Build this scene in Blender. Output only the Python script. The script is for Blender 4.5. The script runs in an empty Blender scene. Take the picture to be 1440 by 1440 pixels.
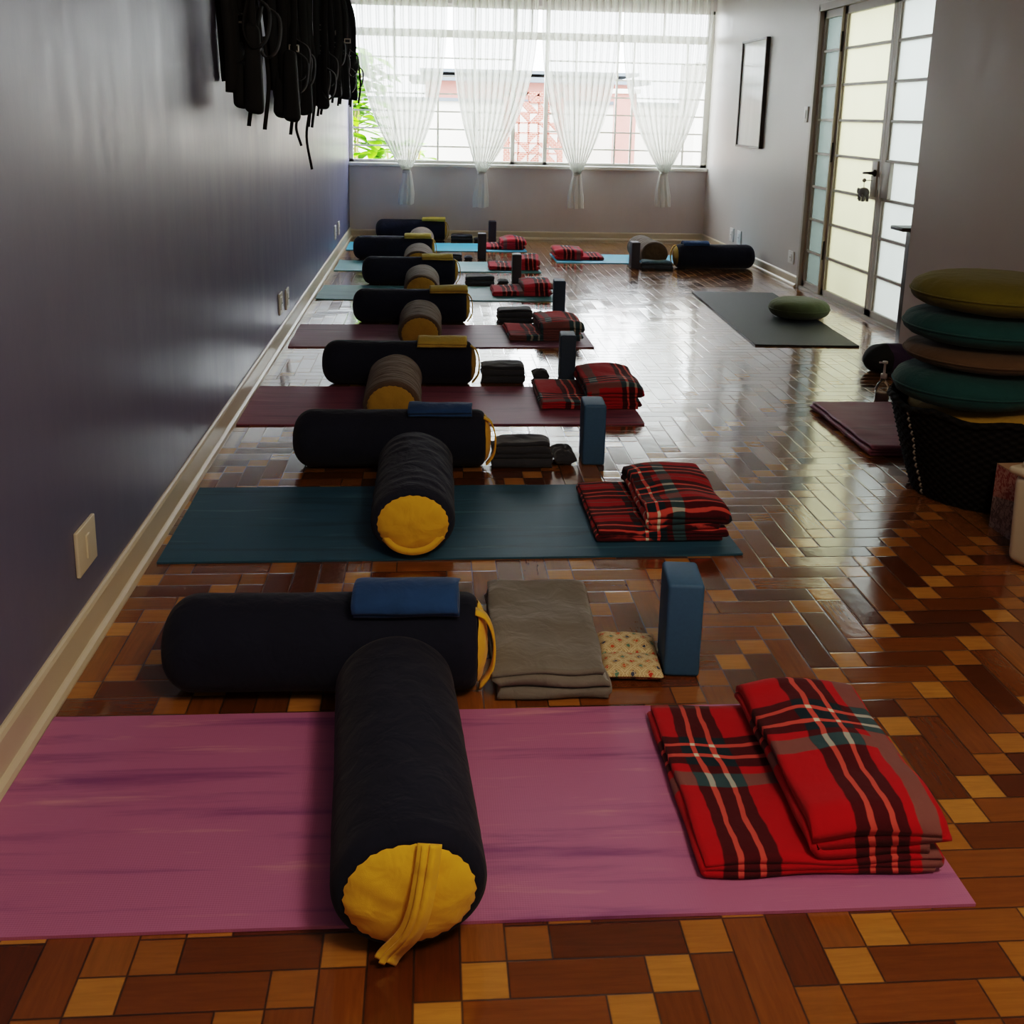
import bpy, math, random
from mathutils import Vector, Matrix, noise
PI = math.pi
random.seed(7)
C = bpy.context.scene.collection
sc = bpy.context.scene

# ------------------------------------------------------------------ helpers: objects
def mesh(name, V, F, mat, parent=None, smooth=True, loc=None, rz=None):
    used=sorted({i for f in F for i in f})
    if len(used)<len(V):
        mp={v:k for k,v in enumerate(used)}; V=[V[i] for i in used]; F=[tuple(mp[i] for i in f) for f in F]
    me = bpy.data.meshes.new(name)
    me.from_pydata([tuple(v) for v in V], [], F)
    me.validate(); me.update()
    if smooth:
        me.polygons.foreach_set('use_smooth', [True]*len(me.polygons))
    if mat is not None: me.materials.append(mat)
    o = bpy.data.objects.new(name, me); C.objects.link(o)
    if parent is not None: o.parent = parent
    if loc is not None: o.location = loc
    if rz is not None: o.rotation_euler[2] = rz
    return o
def tag(o, label=None, cat=None, group=None, kind=None):
    if label: o['label'] = label
    if cat: o['category'] = cat
    if group: o['group'] = group
    if kind: o['kind'] = kind
    return o
def thing(name, label, cat, loc=(0,0,0), rz=0, group=None):
    o = bpy.data.objects.new(name, None); C.objects.link(o)
    o.empty_display_size = .05
    o.location = loc; o.rotation_euler = (0,0,rz)
    return tag(o, label, cat, group)
def struct(name, V, F, m, parent=None, smooth=False):
    o = mesh(name, V, F, m, parent, smooth)
    if parent is None: o['kind'] = 'structure'
    return o
def copy_tree(o, parent=None):
    c = o.copy(); C.objects.link(c)
    if parent is not None: c.parent = parent
    for ch in list(o.children): copy_tree(ch, c)
    return c
# geometry builders give (V, F)
def box(x0,x1,y0,y1,z0,z1):
    V=[(x0,y0,z0),(x1,y0,z0),(x1,y1,z0),(x0,y1,z0),(x0,y0,z1),(x1,y0,z1),(x1,y1,z1),(x0,y1,z1)]
    F=[(0,3,2,1),(4,5,6,7),(0,1,5,4),(1,2,6,5),(2,3,7,6),(3,0,4,7)]
    return V,F
def join(*gs):
    V=[];F=[]
    for v,f in gs:
        n=len(V); V+=list(v); F+=[tuple(i+n for i in q) for q in f]
    return V,F
def rbox(x0,x1,y0,y1,z0,z1,r=.01,n=3):
    """box with rounded edges: a cube grid pushed to a rounded-box surface"""
    V=[];F=[];idx={}
    hx,hy,hz=(x1-x0)/2,(y1-y0)/2,(z1-z0)/2; c=((x0+x1)/2,(y0+y1)/2,(z0+z1)/2)
    r=min(r,hx*.999,hy*.999,hz*.999)
    def axis(h):
        a=[-h+r*(1-math.cos(PI/2*i/n)) for i in range(n)]+[-h+r]
        b=[h-r]+[h-r*(1-math.cos(PI/2*i/n)) for i in range(n-1,-1,-1)]
        return a+b
    A=[axis(hx),axis(hy),axis(hz)]; N=len(A[0])
    H=(hx,hy,hz)
    def vert(i,j,k):
        if (i,j,k) in idx: return idx[(i,j,k)]
        p=Vector((A[0][i],A[1][j],A[2][k]))
        q=Vector([max(-(H[a]-r),min(H[a]-r,p[a])) for a in range(3)])
        d=p-q
        if d.length>1e-9: p=q+d.normalized()*r
        V.append((p[0]+c[0],p[1]+c[1],p[2]+c[2])); idx[(i,j,k)]=len(V)-1
        return len(V)-1
    for a in range(N-1):
        for b in range(N-1):
            F.append((vert(a,b,0),vert(a,b+1,0),vert(a+1,b+1,0),vert(a+1,b,0)))
            F.append((vert(a,b,N-1),vert(a+1,b,N-1),vert(a+1,b+1,N-1),vert(a,b+1,N-1)))
            F.append((vert(a,0,b),vert(a+1,0,b),vert(a+1,0,b+1),vert(a,0,b+1)))
            F.append((vert(a,N-1,b),vert(a,N-1,b+1),vert(a+1,N-1,b+1),vert(a+1,N-1,b)))
            F.append((vert(0,a,b),vert(0,a,b+1),vert(0,a+1,b+1),vert(0,a+1,b)))
            F.append((vert(N-1,a,b),vert(N-1,a+1,b),vert(N-1,a+1,b+1),vert(N-1,a,b+1)))
    return V,F
def lathe(prof, n=32, ax='z', c=(0,0,0), sx=1, sy=1):
    """prof: list of (r, h)"""
    V=[];F=[];rings=[]
    for r,h in prof:
        if r<1e-6:
            V.append((0,0,h)); rings.append([len(V)-1]*n)
        else:
            k=len(V); V+=[(r*math.cos(2*PI*i/n)*sx,r*math.sin(2*PI*i/n)*sy,h) for i in range(n)]
            rings.append(list(range(k,k+n)))
    for a,b in zip(rings,rings[1:]):
        for i in range(n):
            j=(i+1)%n; q=[a[i],a[j],b[j],b[i]]
            q2=[];[q2.append(x) for x in q if x not in q2]
            if len(q2)>2: F.append(tuple(q2))
    if ax=='x': V=[(h,x,y) for x,y,h in V]
    if ax=='y': V=[(y,h,x) for x,y,h in V]
    V=[(x+c[0],y+c[1],z+c[2]) for x,y,z in V]
    return V,F
def tube(pts, r, n=8, closed=False):
    pts=[Vector(p) for p in pts]; V=[];F=[];m=len(pts); up=Vector((0,0,1))
    prev=None
    for i,p in enumerate(pts):
        if closed: t=(pts[(i+1)%m]-pts[i-1])
        else: t=(pts[min(i+1,m-1)]-pts[max(i-1,0)])
        t.normalize()
        if prev is None:
            s=t.cross(up)
            if s.length<.1: s=t.cross(Vector((1,0,0)))
        else: s=prev-t*prev.dot(t)
        s.normalize(); prev=s; b=t.cross(s)
        rr=r[i] if isinstance(r,(list,tuple)) else r
        V+=[tuple(p+s*rr*math.cos(2*PI*k/n)+b*rr*math.sin(2*PI*k/n)) for k in range(n)]
    rng=range(m) if closed else range(m-1)
    for i in rng:
        a=i*n;b=((i+1)%m)*n
        for k in range(n): F.append((a+k,a+(k+1)%n,b+(k+1)%n,b+k))
    if not closed:
        F.append(tuple(range(n-1,-1,-1))); F.append(tuple(range((m-1)*n,m*n)))
    return V,F
def ribbon(pts, wdir, w, th=.003):
    """flat webbing following pts; wdir = width direction (vector or function of i)"""
    pts=[Vector(p) for p in pts]; m=len(pts); V=[];F=[]
    for i,p in enumerate(pts):
        t=(pts[min(i+1,m-1)]-pts[max(i-1,0)]).normalized()
        wd=Vector(wdir(i) if callable(wdir) else wdir); wd=(wd-t*wd.dot(t)).normalized()
        nn=t.cross(wd); ww=w(i) if callable(w) else w
        for a,b in ((-1,-1),(1,-1),(1,1),(-1,1)):
            V.append(tuple(p+wd*a*ww/2+nn*b*th/2))
    for i in range(m-1):
        a=i*4;b=a+4
        for k in range(4): F.append((a+k,a+(k+1)%4,b+(k+1)%4,b+k))
    F.append((3,2,1,0)); F.append(tuple((m-1)*4+k for k in range(4)))
    return V,F
def catmull(P, k=8):
    P=[Vector(p) for p in P]; out=[]
    Q=[P[0]*2-P[1]]+P+[P[-1]*2-P[-2]]
    for i in range(1,len(Q)-2):
        a,b,c,d=Q[i-1],Q[i],Q[i+1],Q[i+2]
        for j in range(k):
            t=j/k
            out.append(.5*((2*b)+(c-a)*t+(2*a-5*b+4*c-d)*t*t+(3*b-a-3*c+d)*t**3))
    out.append(P[-1]); return out
def nz(x,y,z=0): return noise.noise(Vector((x,y,z)))

# ------------------------------------------------------------------ helpers: materials
class NT:
    def __init__(s, name):
        s.m=bpy.data.materials.new(name); s.m.use_nodes=True; s.t=s.m.node_tree; s.t.nodes.clear()
        s.out=s.t.nodes.new('ShaderNodeOutputMaterial')
    def n(s, typ, **kw):
        o=s.t.nodes.new('ShaderNode'+typ)
        for k,v in kw.items(): setattr(o,k,v)
        return o
    def link(s,a,b): s.t.links.new(a,b)
    def val(s,sock,v):
        if hasattr(v,'is_linked') or isinstance(v,bpy.types.NodeSocket): s.link(v,sock)
        else: sock.default_value=v
    def math(s,op,a,b=0.0,c=0.0):
        o=s.n('Math',operation=op); s.val(o.inputs[0],a); s.val(o.inputs[1],b); s.val(o.inputs[2],c); return o.outputs[0]
    def mix(s,f,a,b):
        o=s.n('Mix',data_type='RGBA'); s.val(o.inputs[0],f)
        for k,v in ((6,a),(7,b)):
            s.val(o.inputs[k], v if isinstance(v,bpy.types.NodeSocket) else (v[0],v[1],v[2],1))
        return o.outputs[2]
    def noise(s,vec,scale,detail=3,rough=.5,dist=0):
        o=s.n('TexNoise'); s.link(vec,o.inputs['Vector']); o.inputs['Scale'].default_value=scale
        o.inputs['Detail'].default_value=detail; o.inputs['Roughness'].default_value=rough; o.inputs['Distortion'].default_value=dist
        return o.outputs['Fac']
    def objco(s): return s.n('TexCoord').outputs['Object']
    def pos(s): return s.n('NewGeometry').outputs['Position']
    def scale(s,vec,v):
        o=s.n('VectorMath',operation='MULTIPLY'); s.link(vec,o.inputs[0]); o.inputs[1].default_value=v; return o.outputs[0]
    def xyz(s,vec):
        o=s.n('SeparateXYZ'); s.link(vec,o.inputs[0]); return o.outputs
    def comb(s,x,y,z):
        o=s.n('CombineXYZ')
        for k,v in enumerate((x,y,z)): s.val(o.inputs[k],v)
        return o.outputs[0]
    def ramp(s,f,stops):
        o=s.n('ValToRGB'); s.val(o.inputs[0],f); cr=o.color_ramp
        while len(cr.elements)<len(stops): cr.elements.new(.5)
        for e,(p,c) in zip(cr.elements,stops): e.position=p; e.color=(c[0],c[1],c[2],1)
        return o.outputs[0]
    def smooth(s,x,a,b):
        o=s.n('MapRange',interpolation_type='SMOOTHSTEP'); s.val(o.inputs[0],x); o.inputs[1].default_value=a; o.inputs[2].default_value=b; return o.outputs[0]
    def bump(s,h,strength=.3,dist=.01,normal=None):
        o=s.n('Bump'); s.link(h,o.inputs['Height']); o.inputs['Strength'].default_value=strength; o.inputs['Distance'].default_value=dist
        if normal is not None: s.link(normal,o.inputs['Normal'])
        return o.outputs[0]
    def bsdf(s,color,rough=.6,spec=.5,metal=0,normal=None,**kw):
        b=s.n('BsdfPrincipled')
        s.val(b.inputs['Base Color'], color if isinstance(color,bpy.types.NodeSocket) else (color[0],color[1],color[2],1))
        s.val(b.inputs['Roughness'],rough); b.inputs['Specular IOR Level'].default_value=spec; b.inputs['Metallic'].default_value=metal
        if normal is not None: s.link(normal,b.inputs['Normal'])
        for k,v in kw.items():
            s.val(b.inputs[k.replace('_',' ')],v)
        s.link(b.outputs[0],s.out.inputs[0]); return b
def simple(name,color,rough=.6,spec=.5,metal=0,var=.12,scale=8,bump=0,bscale=200):
    t=NT(name); co=t.objco(); f=t.noise(co,scale,4)
    dark=tuple(c*(1-var) for c in color); lite=tuple(min(1,c*(1+var)) for c in color)
    col=t.mix(f,dark,lite); nrm=None
    if bump: nrm=t.bump(t.noise(co,bscale,2),bump,.002)
    t.bsdf(col,rough,spec,metal,nrm); return t.m
def cloth(name,color,var=.25,weave=700,wr=.25,sheen=.15,rough=.9,wscale=(10,10,10)):
    t=NT(name); co=t.objco(); f=t.noise(co,14,4)
    dark=tuple(c*(1-var) for c in color); lite=tuple(min(1,c*(1+var)) for c in color)
    col=t.mix(f,dark,lite)
    w=t.noise(t.scale(co,wscale),1.5,3,.5,.6); b=t.bump(w,wr,.02)
    b2=t.bump(t.noise(co,weave,1),.25,.001,b)
    t.bsdf(col,rough,.2,0,b2,Sheen_Weight=sheen,Sheen_Roughness=.5); return t.m

M={}
M['navy']=cloth('navy_cotton',(.010,.0125,.030),.2,900,.4,.06)
M['navy_wrinkled']=cloth('navy_wrinkled_cotton',(.018,.022,.045),.25,900,.5,.05)
M['taupe']=cloth('brown_cotton',(.115,.078,.055),.25,900,.6,.12,wscale=(5,28,5))
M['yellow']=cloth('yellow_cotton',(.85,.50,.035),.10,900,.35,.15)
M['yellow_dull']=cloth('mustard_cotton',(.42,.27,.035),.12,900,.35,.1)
M['denim']=cloth('blue_denim',(.02,.07,.20),.3,500,.4,.15)
M['mustard']=cloth('mustard_towel',(.50,.38,.07),.2,700,.5,.2)
M['grey_wool']=cloth('grey_fleece',(.175,.167,.158),.15,500,.5,.35)
M['charcoal']=cloth('charcoal_fleece',(.040,.045,.062),.2,500,.5,.2)
M['bluegrey']=cloth('blue_grey_fleece',(.10,.17,.24),.5,60,.5,.2)
M['green_c']=cloth('olive_cotton',(.125,.115,.012),.15,900,.3,.1)
M['green_d']=cloth('moss_cotton',(.070,.085,.035),.15,900,.3,.15)
M['teal_c']=cloth('dark_teal_cotton',(.012,.068,.076),.15,900,.3,.1)
M['brown_c']=cloth('brown_cushion_cotton',(.105,.065,.035),.15,900,.3,.1)
M['plum_c']=cloth('plum_cloth',(.06,.03,.09),.2,600,.4,.15)
M['black']=simple('black_webbing',(.008,.008,.009),.75,.3,0,.2,30,.3,900)
M['black_mat']=simple('black_rubber',(.022,.025,.028),.55,.35,0,.1,6,.3,900)
M['cream']=simple('cream_gloss_paint',(.66,.58,.44),.35,.4,0,.10,5,.15,60)
M['plate']=simple('cream_plastic',(.72,.66,.52),.4,.5,0,.05)
M['plate_w']=simple('white_plastic',(.75,.75,.73),.4,.5,0,.05)
M['plate_dark']=simple('dark_socket',(.03,.03,.03),.5,.4)
M['steel_paint']=simple('grey_painted_steel',(.44,.40,.35),.45,.5,0,.10,7)
M['steel']=simple('brushed_steel',(.45,.43,.40),.35,.5,.9,.1)
M['dark_metal']=simple('dark_hinge_metal',(.05,.045,.04),.5,.5,.6)
M['white_frame']=simple('white_window_paint',(.86,.85,.80),.45,.4,0,.06)
M['dark_wood']=simple('dark_console_wood',(.030,.016,.012),.4,.5,0,.3,12)
M['ceil']=simple('ceiling_paint',(.70,.69,.66),.9,.2,0,.03)
M['wicker_rim']=simple('grey_lacing',(.30,.28,.26),.8,.2)
M['bin']=simple('off_white_plastic',(.60,.54,.44),.45,.4,0,.05)
M['white_wall_out']=simple('garden_plaster',(.60,.58,.53),.9,.1,0,.08)
M['roof']=simple('grey_roof_tin',(.10,.12,.14),.6,.3,0,.2)
M['terrace']=simple('pale_paving',(.55,.52,.48),.9,.1,0,.2,3)
M['bark']=simple('tan_bark',(.50,.36,.16),.9,.1,0,.3,20)
M['pinkwall']=simple('pink_plaster',(.36,.15,.13),.9,.1,0,.1)
M['window_dark']=simple('dark_window_glass',(.12,.13,.13),.2,.5)
M['leaf']=simple('bright_leaf',(.17,.42,.008),.5,.4,0,.4,6)

# walls
def wall_mat(name,c,rough,bump=.12,streak=True):
    t=NT(name); p=t.pos(); f=t.noise(p,1.3,5,.6); g=t.noise(t.scale(p,(1,1,.25)),9,4,.6)
    col=t.mix(t.math('MULTIPLY',t.math('ADD',f,g),.5),tuple(x*.90 for x in c),tuple(x*1.10 for x in c))
    r=t.math('ADD',t.math('MULTIPLY',g,.22),rough-.11)
    nb=t.bump(t.noise(t.scale(p,(1,1,.6)),16,4,.6),bump,.006)
    t.bsdf(col,r,.5,0,nb); return t.m
M['wall_blue']=wall_mat('periwinkle_wall_paint',(.140,.145,.250),.36,.10)
M['wall_white']=wall_mat('white_wall_paint',(.56,.53,.50),.42,.10)
M['wall_taupe']=wall_mat('taupe_wall_paint',(.40,.315,.275),.5,.10)  # brownish paint of its own for the right front wall
M['wall_back']=wall_mat('back_wall_paint',(.66,.61,.61),.6,.10)

# parquet: staggered basket of three-cell planks and light square inserts
def floor_mat():
    t=NT('parquet_floor'); p=t.pos(); X,Y,_=t.xyz(p); u=.073
    px=t.math('SUBTRACT',t.math('DIVIDE',X,u),.705); py=t.math('SUBTRACT',t.math('DIVIDE',Y,u),.13)
    i=t.math('FLOOR',px); j=t.math('FLOOR',py); fx=t.math('FRACT',t.math('ADD',px,1000)); fy=t.math('FRACT',py)
    fx=t.math('SUBTRACT',px,i); fy=t.math('SUBTRACT',py,j)
    D=t.math('ADD',t.math('SUBTRACT',i,j),2); m=t.math('FLOOR',t.math('DIVIDE',t.math('ADD',D,.01),8)); k=t.math('SUBTRACT',D,t.math('MULTIPLY',m,8))
    gt=lambda a,b:t.math('GREATER_THAN',a,b)
    inv=lambda a:t.math('SUBTRACT',1,a)
    isV=gt(k,4.5); isH=t.math('MULTIPLY',gt(k,.5),inv(gt(k,3.5))); isS=inv(t.math('ADD',isV,isH))
    mul=lambda a,b:t.math('MULTIPLY',a,b); add=lambda a,b:t.math('ADD',a,b)
    dL=add(fx,mul(isH,gt(k,1.5))); dR=add(inv(fx),mul(isH,inv(gt(k,2.5))))
    dB=add(fy,mul(isV,inv(gt(k,6.5)))); dT=add(inv(fy),mul(isV,gt(k,5.5)))
    e=t.math('MINIMUM',t.math('MINIMUM',dL,dR),t.math('MINIMUM',dB,dT))
    idx=add(add(mul(isH,mul(m,3.17)),mul(isV,add(i,.37))),mul(isS,i))
    idy=add(add(mul(isH,j),mul(isV,mul(m,5.31))),mul(isS,add(j,.53)))
    wn=t.n('TexWhiteNoise',noise_dimensions='3D'); t.link(t.comb(idx,idy,add(mul(isV,7.7),mul(isS,3.1))),wn.inputs['Vector'])
    rv=wn.outputs['Value']; rc=wn.outputs['Color']
    gx=add(mul(X,add(8,mul(isV,92))),mul(rv,31)); gy=add(mul(Y,add(100,mul(isV,-92))),mul(rv,17))
    grain=t.noise(t.comb(gx,gy,0),1.0,5,.62,.6)
    dark=t.ramp(rv,[(0,(.095,.026,.005)),(.35,(.150,.048,.008)),(.7,(.22,.076,.012)),(1,(.29,.115,.019))])
    lite=t.ramp(rv,[(0,(.24,.090,.014)),(.4,(.38,.160,.026)),(1,(.52,.25,.050))])
    col=t.mix(isS,dark,lite)
    g2=t.math('ADD',t.math('MULTIPLY',grain,.75),.62)
    vm=t.n('VectorMath',operation='SCALE'); t.link(col,vm.inputs[0]); t.link(g2,vm.inputs['Scale']); col=vm.outputs[0]
    gap=inv(t.smooth(e,.012,.035))
    col=t.mix(mul(gap,.8),col,(.012,.005,.003))
    # each block is set at a slightly different tilt
    sub=t.n('VectorMath',operation='SUBTRACT'); t.link(rc,sub.inputs[0]); sub.inputs[1].default_value=(.5,.5,.5)
    scl=t.n('VectorMath',operation='MULTIPLY'); t.link(sub.outputs[0],scl.inputs[0]); scl.inputs[1].default_value=(.014,.024,0)
    nb=t.bump(add(mul(t.noise(p,26,2,.5),.6),mul(t.smooth(e,.0,.07),.55)),.16,.004)
    ad=t.n('VectorMath',operation='ADD'); t.link(nb,ad.inputs[0]); t.link(scl.outputs[0],ad.inputs[1])
    no=t.n('VectorMath',operation='NORMALIZE'); t.link(ad.outputs[0],no.inputs[0])
    r=add(.10,mul(t.noise(p,3.5,4,.6),.12)); r=add(r,mul(gap,.3))
    cr=add(.055,mul(t.noise(p,2.2,4,.65),.09))
    b=t.bsdf(col,r,.6,0,no.outputs[0],Coat_Weight=.8,Coat_Roughness=cr,Coat_IOR=1.5); t.link(no.outputs[0],b.inputs['Coat Normal']); return t.m
M['floor']=floor_mat()

def mat_yoga(name,base,dark,lite,seed=0):
    t=NT(name); co=t.objco()
    sh=t.n('VectorMath',operation='ADD'); t.link(co,sh.inputs[0]); sh.inputs[1].default_value=(seed*3.1,seed*1.7,0)
    a=t.noise(t.scale(sh.outputs[0],(1.0,13,1)),1.5,5,.6,.4)
    b=t.noise(t.scale(sh.outputs[0],(1.1,11,1)),2.1,4,.6,.3)
    col=t.mix(t.smooth(a,.49,.70),base,dark); col=t.mix(t.math('MULTIPLY',t.smooth(b,.56,.76),.75),col,lite)
    x,y,z=t.xyz(co)
    rib=t.math('ADD',t.math('SINE',t.math('MULTIPLY',x,1400)),t.math('SINE',t.math('MULTIPLY',y,1400)))
    t.bsdf(col,.55,.4,0,t.bump(rib,.12,.0008)); return t.m
M['mat_purple']=mat_yoga('purple_mat_foam',(.47,.165,.345),(.26,.085,.25),(.70,.34,.42),0)
M['mat_purple_b']=mat_yoga('plum_mat_foam',(.28,.085,.145),(.15,.045,.10),(.46,.20,.22),3)
M['mat_purple_c']=mat_yoga('mauve_mat_foam',(.25,.11,.17),(.14,.06,.11),(.42,.28,.32),5)
M['mat_teal']=mat_yoga('dark_teal_mat_foam',(.028,.105,.185),(.018,.070,.130),(.09,.22,.29),7)
M['mat_teal_l']=mat_yoga('grey_teal_mat_foam',(.10,.27,.31),(.06,.19,.23),(.26,.42,.46),9)
M['mat_teal_m']=mat_yoga('light_teal_mat_foam',(.12,.36,.42),(.08,.28,.34),(.30,.50,.56),11)
M['mat_blue']=mat_yoga('light_blue_mat_foam',(.06,.42,.68),(.04,.34,.60),(.20,.55,.76),13)

def plaid(name,pu,pv,cu,cv,red=(.46,.008,.016),gmin=-9.0):
    """red tartan in the blanket's own flat coordinates: period, cluster centre for both directions"""
    t=NT(name); co=t.objco(); x,y,z=t.xyz(co)
    wob=t.math('MULTIPLY',t.math('SUBTRACT',t.noise(co,6,3),.5),.045)
    def stripes(s,per,cen):
        w=t.math('ADD',t.math('SUBTRACT',s,cen),wob)
        w=t.math('SUBTRACT',t.math('FLOORED_MODULO',t.math('ADD',w,per/2),per),per/2)
        aw=t.math('ABSOLUTE',w)
        dark=t.math('SUBTRACT',1,t.smooth(aw,.046,.050))
        th=t.math('SUBTRACT',1,t.smooth(t.math('ABSOLUTE',t.math('SUBTRACT',aw,.019)),.0040,.0062))
        gr=t.math('SUBTRACT',1,t.smooth(t.math('ABSOLUTE',t.math('SUBTRACT',w,.090)),.018,.022))
        return dark,th,gr
    d1,t1,g1=stripes(x,pu,cu); d2,t2,g2=stripes(t.math('MULTIPLY',y,-1),pv,cv)
    g1=t.math('MULTIPLY',g1,t.math('GREATER_THAN',x,gmin))
    mul=lambda a,b:t.math('MULTIPLY',a,b)
    col=t.mix(t.math('MAXIMUM',g1,g2),red,(.22,.09,.09))
    col=t.mix(t.math('MAXIMUM',d1,d2),col,(.075,.007,.012))
    col=t.mix(mul(d1,d2),col,(.012,.028,.045))
    col=t.mix(t.math('MAXIMUM',mul(d1,g2),mul(d2,g1)),col,(.04,.085,.11))
    col=t.mix(t.math('MAXIMUM',t1,t2),col,(.62,.09,.075))
    col=t.mix(t.math('MAXIMUM',mul(t1,g2),mul(g1,t2)),col,(.42,.46,.44))
    col=t.mix(mul(t1,t2),col,(.80,.72,.62))
    b=t.bump(t.noise(co,600,2),.4,.0015,t.bump(t.noise(t.scale(co,(14,9,9)),1.2,3),.3,.02))
    t.bsdf(col,.95,.15,0,b,Sheen_Weight=.08,Sheen_Roughness=.5); return t.m

def floral_mat():
    t=NT('floral_print_cotton'); co=t.objco(); x,y,z=t.xyz(co)
    v=t.n('TexVoronoi',feature='DISTANCE_TO_EDGE'); t.link(co,v.inputs['Vector']); v.inputs['Scale'].default_value=75
    c1=t.noise(co,90,2,.5,2.5)
    s=.040
    fx=t.math('SUBTRACT',t.math('FLOORED_MODULO',t.math('ADD',x,y),s),s/2); fy=t.math('SUBTRACT',t.math('FLOORED_MODULO',t.math('SUBTRACT',x,y),s),s/2)
    r=t.math('MAXIMUM',t.math('ABSOLUTE',fx),t.math('ABSOLUTE',fy))
    cell=t.math('FLOORED_MODULO',t.math('ADD',t.math('FLOOR',t.math('DIVIDE',t.math('ADD',x,y),s)),t.math('MULTIPLY',t.math('FLOOR',t.math('DIVIDE',t.math('SUBTRACT',x,y),s)),2)),4)
    base=t.ramp(c1,[(0,(.30,.16,.05)),(.44,(.55,.40,.20)),(.5,(.62,.52,.32)),(.56,(.35,.12,.05)),(.62,(.55,.45,.25)),(1,(.15,.22,.20))])
    dia=t.ramp(t.math('DIVIDE',cell,4),[(0,(.55,.06,.03)),(.2,(.05,.07,.13)),(.45,(.12,.25,.20)),(.7,(.60,.12,.04))])
    for e in t.t.nodes:
        if e.type=='VALTORGB' and len(e.color_ramp.elements)==4: e.color_ramp.interpolation='CONSTANT'
    col=t.mix(t.math('LESS_THAN',r,.0065),base,dia)
    ring=t.math('LESS_THAN',t.math('ABSOLUTE',t.math('SUBTRACT',r,.017)),.0016)
    col=t.mix(ring,col,(.75,.62,.40))
    col=t.mix(t.math('LESS_THAN',v.outputs['Distance'],.05),col,(.66,.54,.34))
    t.bsdf(col,.85,.2); return t.m
M['floral']=floral_mat()
def block_mat(name,c):
    t=NT(name); co=t.objco(); f=t.noise(co,120,3)
    t.bsdf(t.mix(f,tuple(x*.9 for x in c),tuple(x*1.1 for x in c)),.6,.3,0,t.bump(t.noise(co,500,2),.15,.0006)); return t.m
M['foam']=block_mat('blue_eva_foam',(.050,.130,.260))
M['foam_d']=block_mat('navy_eva_foam',(.040,.070,.125))
M['foam_p']=block_mat('dark_plum_foam',(.050,.042,.058))

def sheer_mat():
    t=NT('sheer_voile'); co=t.objco()
    df=t.n('BsdfDiffuse'); df.inputs[0].default_value=(.93,.93,.89,1)
    tl=t.n('BsdfTranslucent'); tl.inputs[0].default_value=(.62,.63,.58,1)
    tr=t.n('BsdfTransparent'); tr.inputs[0].default_value=(.98,.98,.98,1)
    m1=t.n('MixShader'); m1.inputs[0].default_value=.52; t.link(df.outputs[0],m1.inputs[1]); t.link(tl.outputs[0],m1.inputs[2])
    m2=t.n('MixShader')
    # cloth seen edge-on is denser: threads overlap more
    lw=t.n('LayerWeight'); lw.inputs['Blend'].default_value=.35
    t.link(t.math('ADD',.70,t.math('MULTIPLY',t.math('POWER',lw.outputs['Facing'],.8),.34)),m2.inputs[0])
    t.link(tr.outputs[0],m2.inputs[1]); t.link(m1.outputs[0],m2.inputs[2]); t.link(m2.outputs[0],t.out.inputs[0]); return t.m
M['sheer']=sheer_mat()
M['sheer_dense']=simple('gathered_voile',(.80,.80,.77),.9,.1,0,.05)
def glass_clear():
    t=NT('window_glass'); tr=t.n('BsdfTransparent'); tr.inputs[0].default_value=(.97,.98,.98,1)
    gl=t.n('BsdfGlossy'); gl.inputs['Roughness'].default_value=.03
    fr=t.n('Fresnel'); fr.inputs[0].default_value=1.45; m=t.n('MixShader'); t.link(fr.outputs[0],m.inputs[0])
    t.link(tr.outputs[0],m.inputs[1]); t.link(gl.outputs[0],m.inputs[2]); t.link(m.outputs[0],t.out.inputs[0]); return t.m
M['glass']=glass_clear()
def frosted(name,c):
    t=NT(name); p=t.pos(); tl=t.n('BsdfTranslucent')
    f=t.noise(t.scale(p,(1,2,.7)),2.0,3); t.link(t.mix(f,tuple(x*.86 for x in c),c),tl.inputs[0])
    gl=t.n('BsdfGlossy'); gl.inputs['Roughness'].default_value=.25; gl.inputs[0].default_value=(.7,.7,.7,1)
    m=t.n('MixShader'); m.inputs[0].default_value=.06; t.link(tl.outputs[0],m.inputs[1]); t.link(gl.outputs[0],m.inputs[2])
    t.link(m.outputs[0],t.out.inputs[0]); return t.m
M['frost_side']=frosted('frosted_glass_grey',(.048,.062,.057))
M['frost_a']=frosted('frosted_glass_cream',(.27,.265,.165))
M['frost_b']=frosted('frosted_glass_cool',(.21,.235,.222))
def wicker():
    t=NT('black_wicker'); co=t.objco(); x,y,z=t.xyz(co)
    ang=t.math('ARCTAN2',y,x)
    a=t.math('SINE',t.math('MULTIPLY',ang,46)); b=t.math('SINE',t.math('MULTIPLY',z,230))
    h=t.math('MULTIPLY',a,b)
    col=t.mix(t.smooth(h,-.6,.8),(.004,.0035,.0035),(.014,.011,.010))
    t.bsdf(col,.85,.12,0,t.bump(h,.8,.004)); return t.m
M['wicker']=wicker()
def carton():
    t=NT('printed_carton'); co=t.objco(); x,y,z=t.xyz(co)
    f=t.noise(co,45,3,.6,2.0); top=t.math('GREATER_THAN',t.math('ADD',z,t.math('MULTIPLY',y,.2)),.12)
    red=t.mix(t.smooth(f,.47,.53),(.32,.08,.07),(.50,.30,.26)); gry=t.mix(t.smooth(f,.47,.53),(.20,.15,.16),(.42,.36,.36))
    t.bsdf(t.mix(top,gry,red),.7,.3); return t.m
M['carton']=carton()
M['kraft']=simple('kraft_cardboard',(.42,.29,.20),.8,.2)
def picture_mat():
    t=NT('faded_print'); co=t.objco(); f=t.noise(t.scale(co,(1,6,.5)),2,3)
    t.bsdf(t.mix(f,(.72,.74,.72),(.92,.93,.90)),.12,.6); return t.m
M['print']=picture_mat()
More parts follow.
